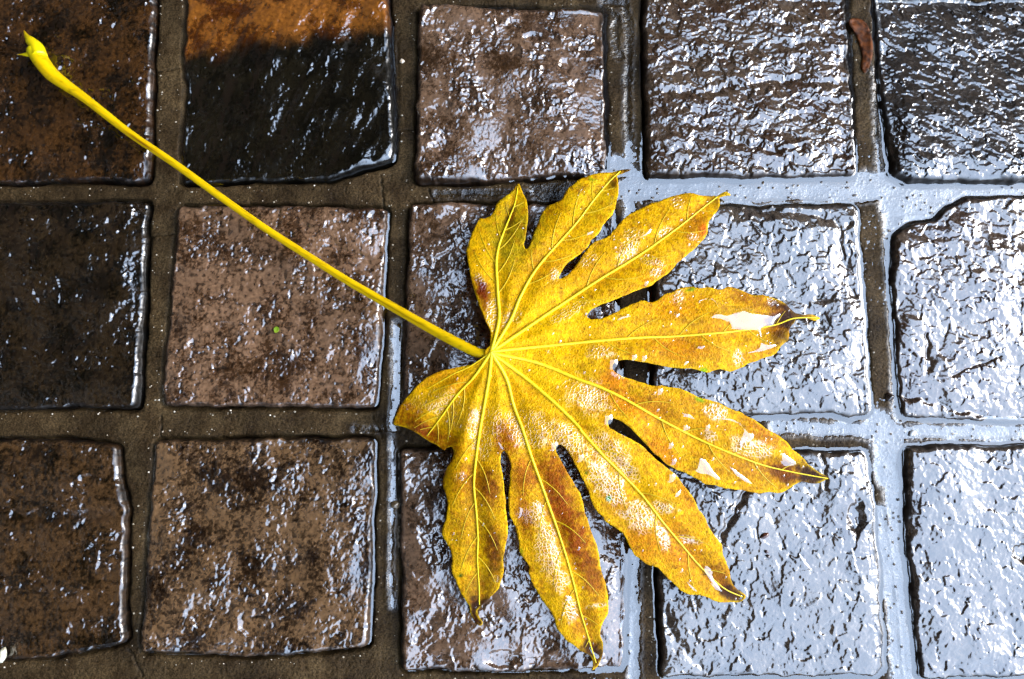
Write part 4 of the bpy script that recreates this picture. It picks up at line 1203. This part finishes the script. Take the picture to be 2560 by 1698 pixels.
def scrap(name, pts, label, cat, z, thick, curl, c1, c2, rough=.3):
    """small curled piece of leaf: outline in photo pixels"""
    poly = catmull(pts, 4, True)
    n = len(poly)
    lo, hi = poly.min(0), poly.max(0)
    s_ = max(1.0, (hi - lo).max() / 26)
    gx, gy = np.meshgrid(np.arange(lo[0], hi[0], s_), np.arange(lo[1], hi[1], s_))
    gx, gy = gx.ravel(), gy.ravel(); d = sd_poly(gx, gy, poly)
    q = np.concatenate([poly, np.stack([gx[d > s_ * .5], gy[d > s_ * .5]], 1)])
    cv, ce, cf, *_ = geometry.delaunay_2d_cdt([Vector(p) for p in q.tolist()], [(i, (i + 1) % n) for i in range(n)], [], 1, 1e-4)
    q = np.array([(p.x, p.y) for p in cv])
    cx = (q - poly.mean(0)) / (hi - lo + 1e-9)
    zz = z + curl * (2 * cx[:, 0]) ** 2 + perlin(q[:, 0] / 12, q[:, 1] / 12, 400) * curl * .7
    x, y = p2w(q[:, 0], q[:, 1], zz)
    P = np.stack([x, y, zz], 1); o = P.mean(0)
    ob = link(name, new_mesh(name, P - o, np.array([f[::-1] for f in cf if len(f) == 3])), mat_plain(name + '_skin', c1, c2, 260, rough, .15, 1.5), None, tuple(o))
    md = ob.modifiers.new('thickness', 'SOLIDIFY'); md.thickness = thick
    tag(ob, label, cat)
    return ob

scrap('leaf_scrap', Z(1700, 0, [(1160, 150), (1210, 125), (1280, 160), (1318, 260), (1325, 370), (1305, 450), (1272, 500), (1245, 455), (1252, 380), (1215, 250)], 2.749),
      'curled rust brown scrap of leaf wedged in the upper right joint', 'leaf scrap', -.0032, .0005, .0012, (.02, .006, .002), (.14, .035, .004), .55)
scrap('leaf_scrap', [(684, 822), (690, 817), (697, 820), (695, 829), (687, 832)], 'tiny bright green leaf fragment on the stone below the stem', 'leaf scrap', .0015, .0003, .0003, (.12, .22, .01), (.22, .3, .02))

VV, FF = [], []
gr = random.Random(21)
jy, jx = np.where((SD < -.0012) & (SD > -.006) & (BED > LEVEL + .0002))
for _ in range(700):
    i = gr.randrange(len(jx)); x, y, z = X[jy[i], jx[i]], Y[jy[i], jx[i]], BED[jy[i], jx[i]]
    r_ = gr.choice([.00022, .00026, .0003, .0003, .0004, .00065])
    b0 = len(VV)
    a = gr.uniform(0, 6.28)
    for dx, dy, dz in ((1, 0, 0), (0, 1, 0), (-1, 0, 0), (0, -1, 0), (0, 0, 1), (0, 0, -1)):
        VV.append((x + r_ * (dx * math.cos(a) - dy * math.sin(a)) * 1.3, y + r_ * (dx * math.sin(a) + dy * math.cos(a)), z + r_ * dz * .8))
    FF += [tuple(b0 + k for k in t_) for t_ in ((0, 1, 4), (1, 2, 4), (2, 3, 4), (3, 0, 4), (1, 0, 5), (2, 1, 5), (3, 2, 5), (0, 3, 5))]
tag(link('sand_grains', new_mesh('sand_grains', VV, FF, False), mat_plain('sand', (.25, .18, .1), (.6, .52, .4), 900, .3, .7, 1.6)),
    'pale sand grains scattered over the mortar joints', 'sand', kind='stuff')

# ------------------------------------------------------------------ the houses whose dark fronts the wet stones mirror
M_WALL = mat_plain('dark_brick', (.018, .010, .006), (.034, .018, .010), 3, .85, .2, 1.5, .3, .01)
M_FRAME = mat_plain('window_paint', (.10, .09, .08), (.14, .13, .11), 4, .5)
M_PANE = mat_plain('window_glass', (.012, .014, .016), (.02, .022, .024), 1, .08, .6)
def box(name, lo, hi, mat, parent, org):
    lo, hi = np.array(lo) - org, np.array(hi) - org
    V_ = [(x, y, z) for z in (lo[2], hi[2]) for y in (lo[1], hi[1]) for x in (lo[0], hi[0])]
    F_ = [(0, 2, 3, 1), (4, 5, 7, 6), (0, 1, 5, 4), (2, 6, 7, 3), (0, 4, 6, 2), (1, 3, 7, 5)]
    return link(name, new_mesh(name, V_, F_, False), mat, parent)

def house(label, x0, x1, y0, y1, h, face, n_win):
    org = np.array([(x0 + x1) / 2, (y0 + y1) / 2, -.02])
    h_ = empty('house', tuple(org)); tag(h_, label, 'house')
    box('wall', (x0, y0, -.02), (x1, y1, h), M_WALL, h_, org)
    ov = .25
    box('roof', (x0 - ov, y0 - ov, h + .003), (x1 + ov, y1 + ov, h + .35), mat_plain('slate', (.02, .02, .022), (.04, .04, .042), 5, .6), h_, org)
    z = 1.0
    while z + 1.7 < h:
        for k in range(n_win):
            if face == 'x':
                c = y0 + (k + .5) * (y1 - y0) / n_win
                w = box('window', (x1 + .003, c - .5, z), (x1 + .05, c + .5, z + 1.5), M_FRAME, h_, org)
                for s_ in (-1, 1):
                    box('pane', (x1 + .051, c + s_ * .24 - .2, z + .08), (x1 + .056, c + s_ * .24 + .2, z + 1.42), M_PANE, w, org)
            else:
                c = x0 + (k + .5) * (x1 - x0) / n_win
                w = box('window', (c - .5, y0 - .05, z), (c + .5, y0 - .003, z + 1.5), M_FRAME, h_, org)
                for s_ in (-1, 1):
                    box('pane', (c + s_ * .24 - .2, y0 - .056, z + .08), (c + s_ * .24 + .2, y0 - .051, z + 1.42), M_PANE, w, org)
        z += 2.9
    return h_
left_house = house('tall dark brick house beside the paving, mirrored in the left hand stones', -7.6, -1.7, -9, 5.8, 16.0, 'x', 6)
M_BLOCKER = mat_plain('sky_blocker_dark', (.012, .009, .007), (.02, .015, .011), 8, .9, .1)  # dark sheet added out of view, darkens what the left and middle stones mirror
ax0, ax1, ay0, ay1 = -1.697, .30, -3.2, 3.6
org = np.array(left_house.location)
V_ = [(ax0, ay0, 3.1), (ax1, ay0, 2.6), (ax1, ay1, 2.6), (ax0, ay1, 3.1), (ax0, ay0, 3.13), (ax1, ay0, 2.63), (ax1, ay1, 2.63), (ax0, ay1, 3.13)]
aw = link('sky_blocker', new_mesh('sky_blocker', np.array(V_) - org, [(0, 3, 2, 1), (4, 5, 6, 7), (0, 1, 5, 4), (1, 2, 6, 5), (2, 3, 7, 6), (3, 0, 4, 7)], False), M_BLOCKER, left_house)
for yy in (ay0 + .05, .2, ay1 - .05):
    box('sky_blocker_arm', (ax0, yy - .015, 2.52), (ax1, yy + .015, 2.55), M_FRAME, aw, org)
house('dark brick house closing the lane ahead, mirrored in the topmost stones', -7.6, 13.0, 6.2, 11, 14.0, 'y', 7)
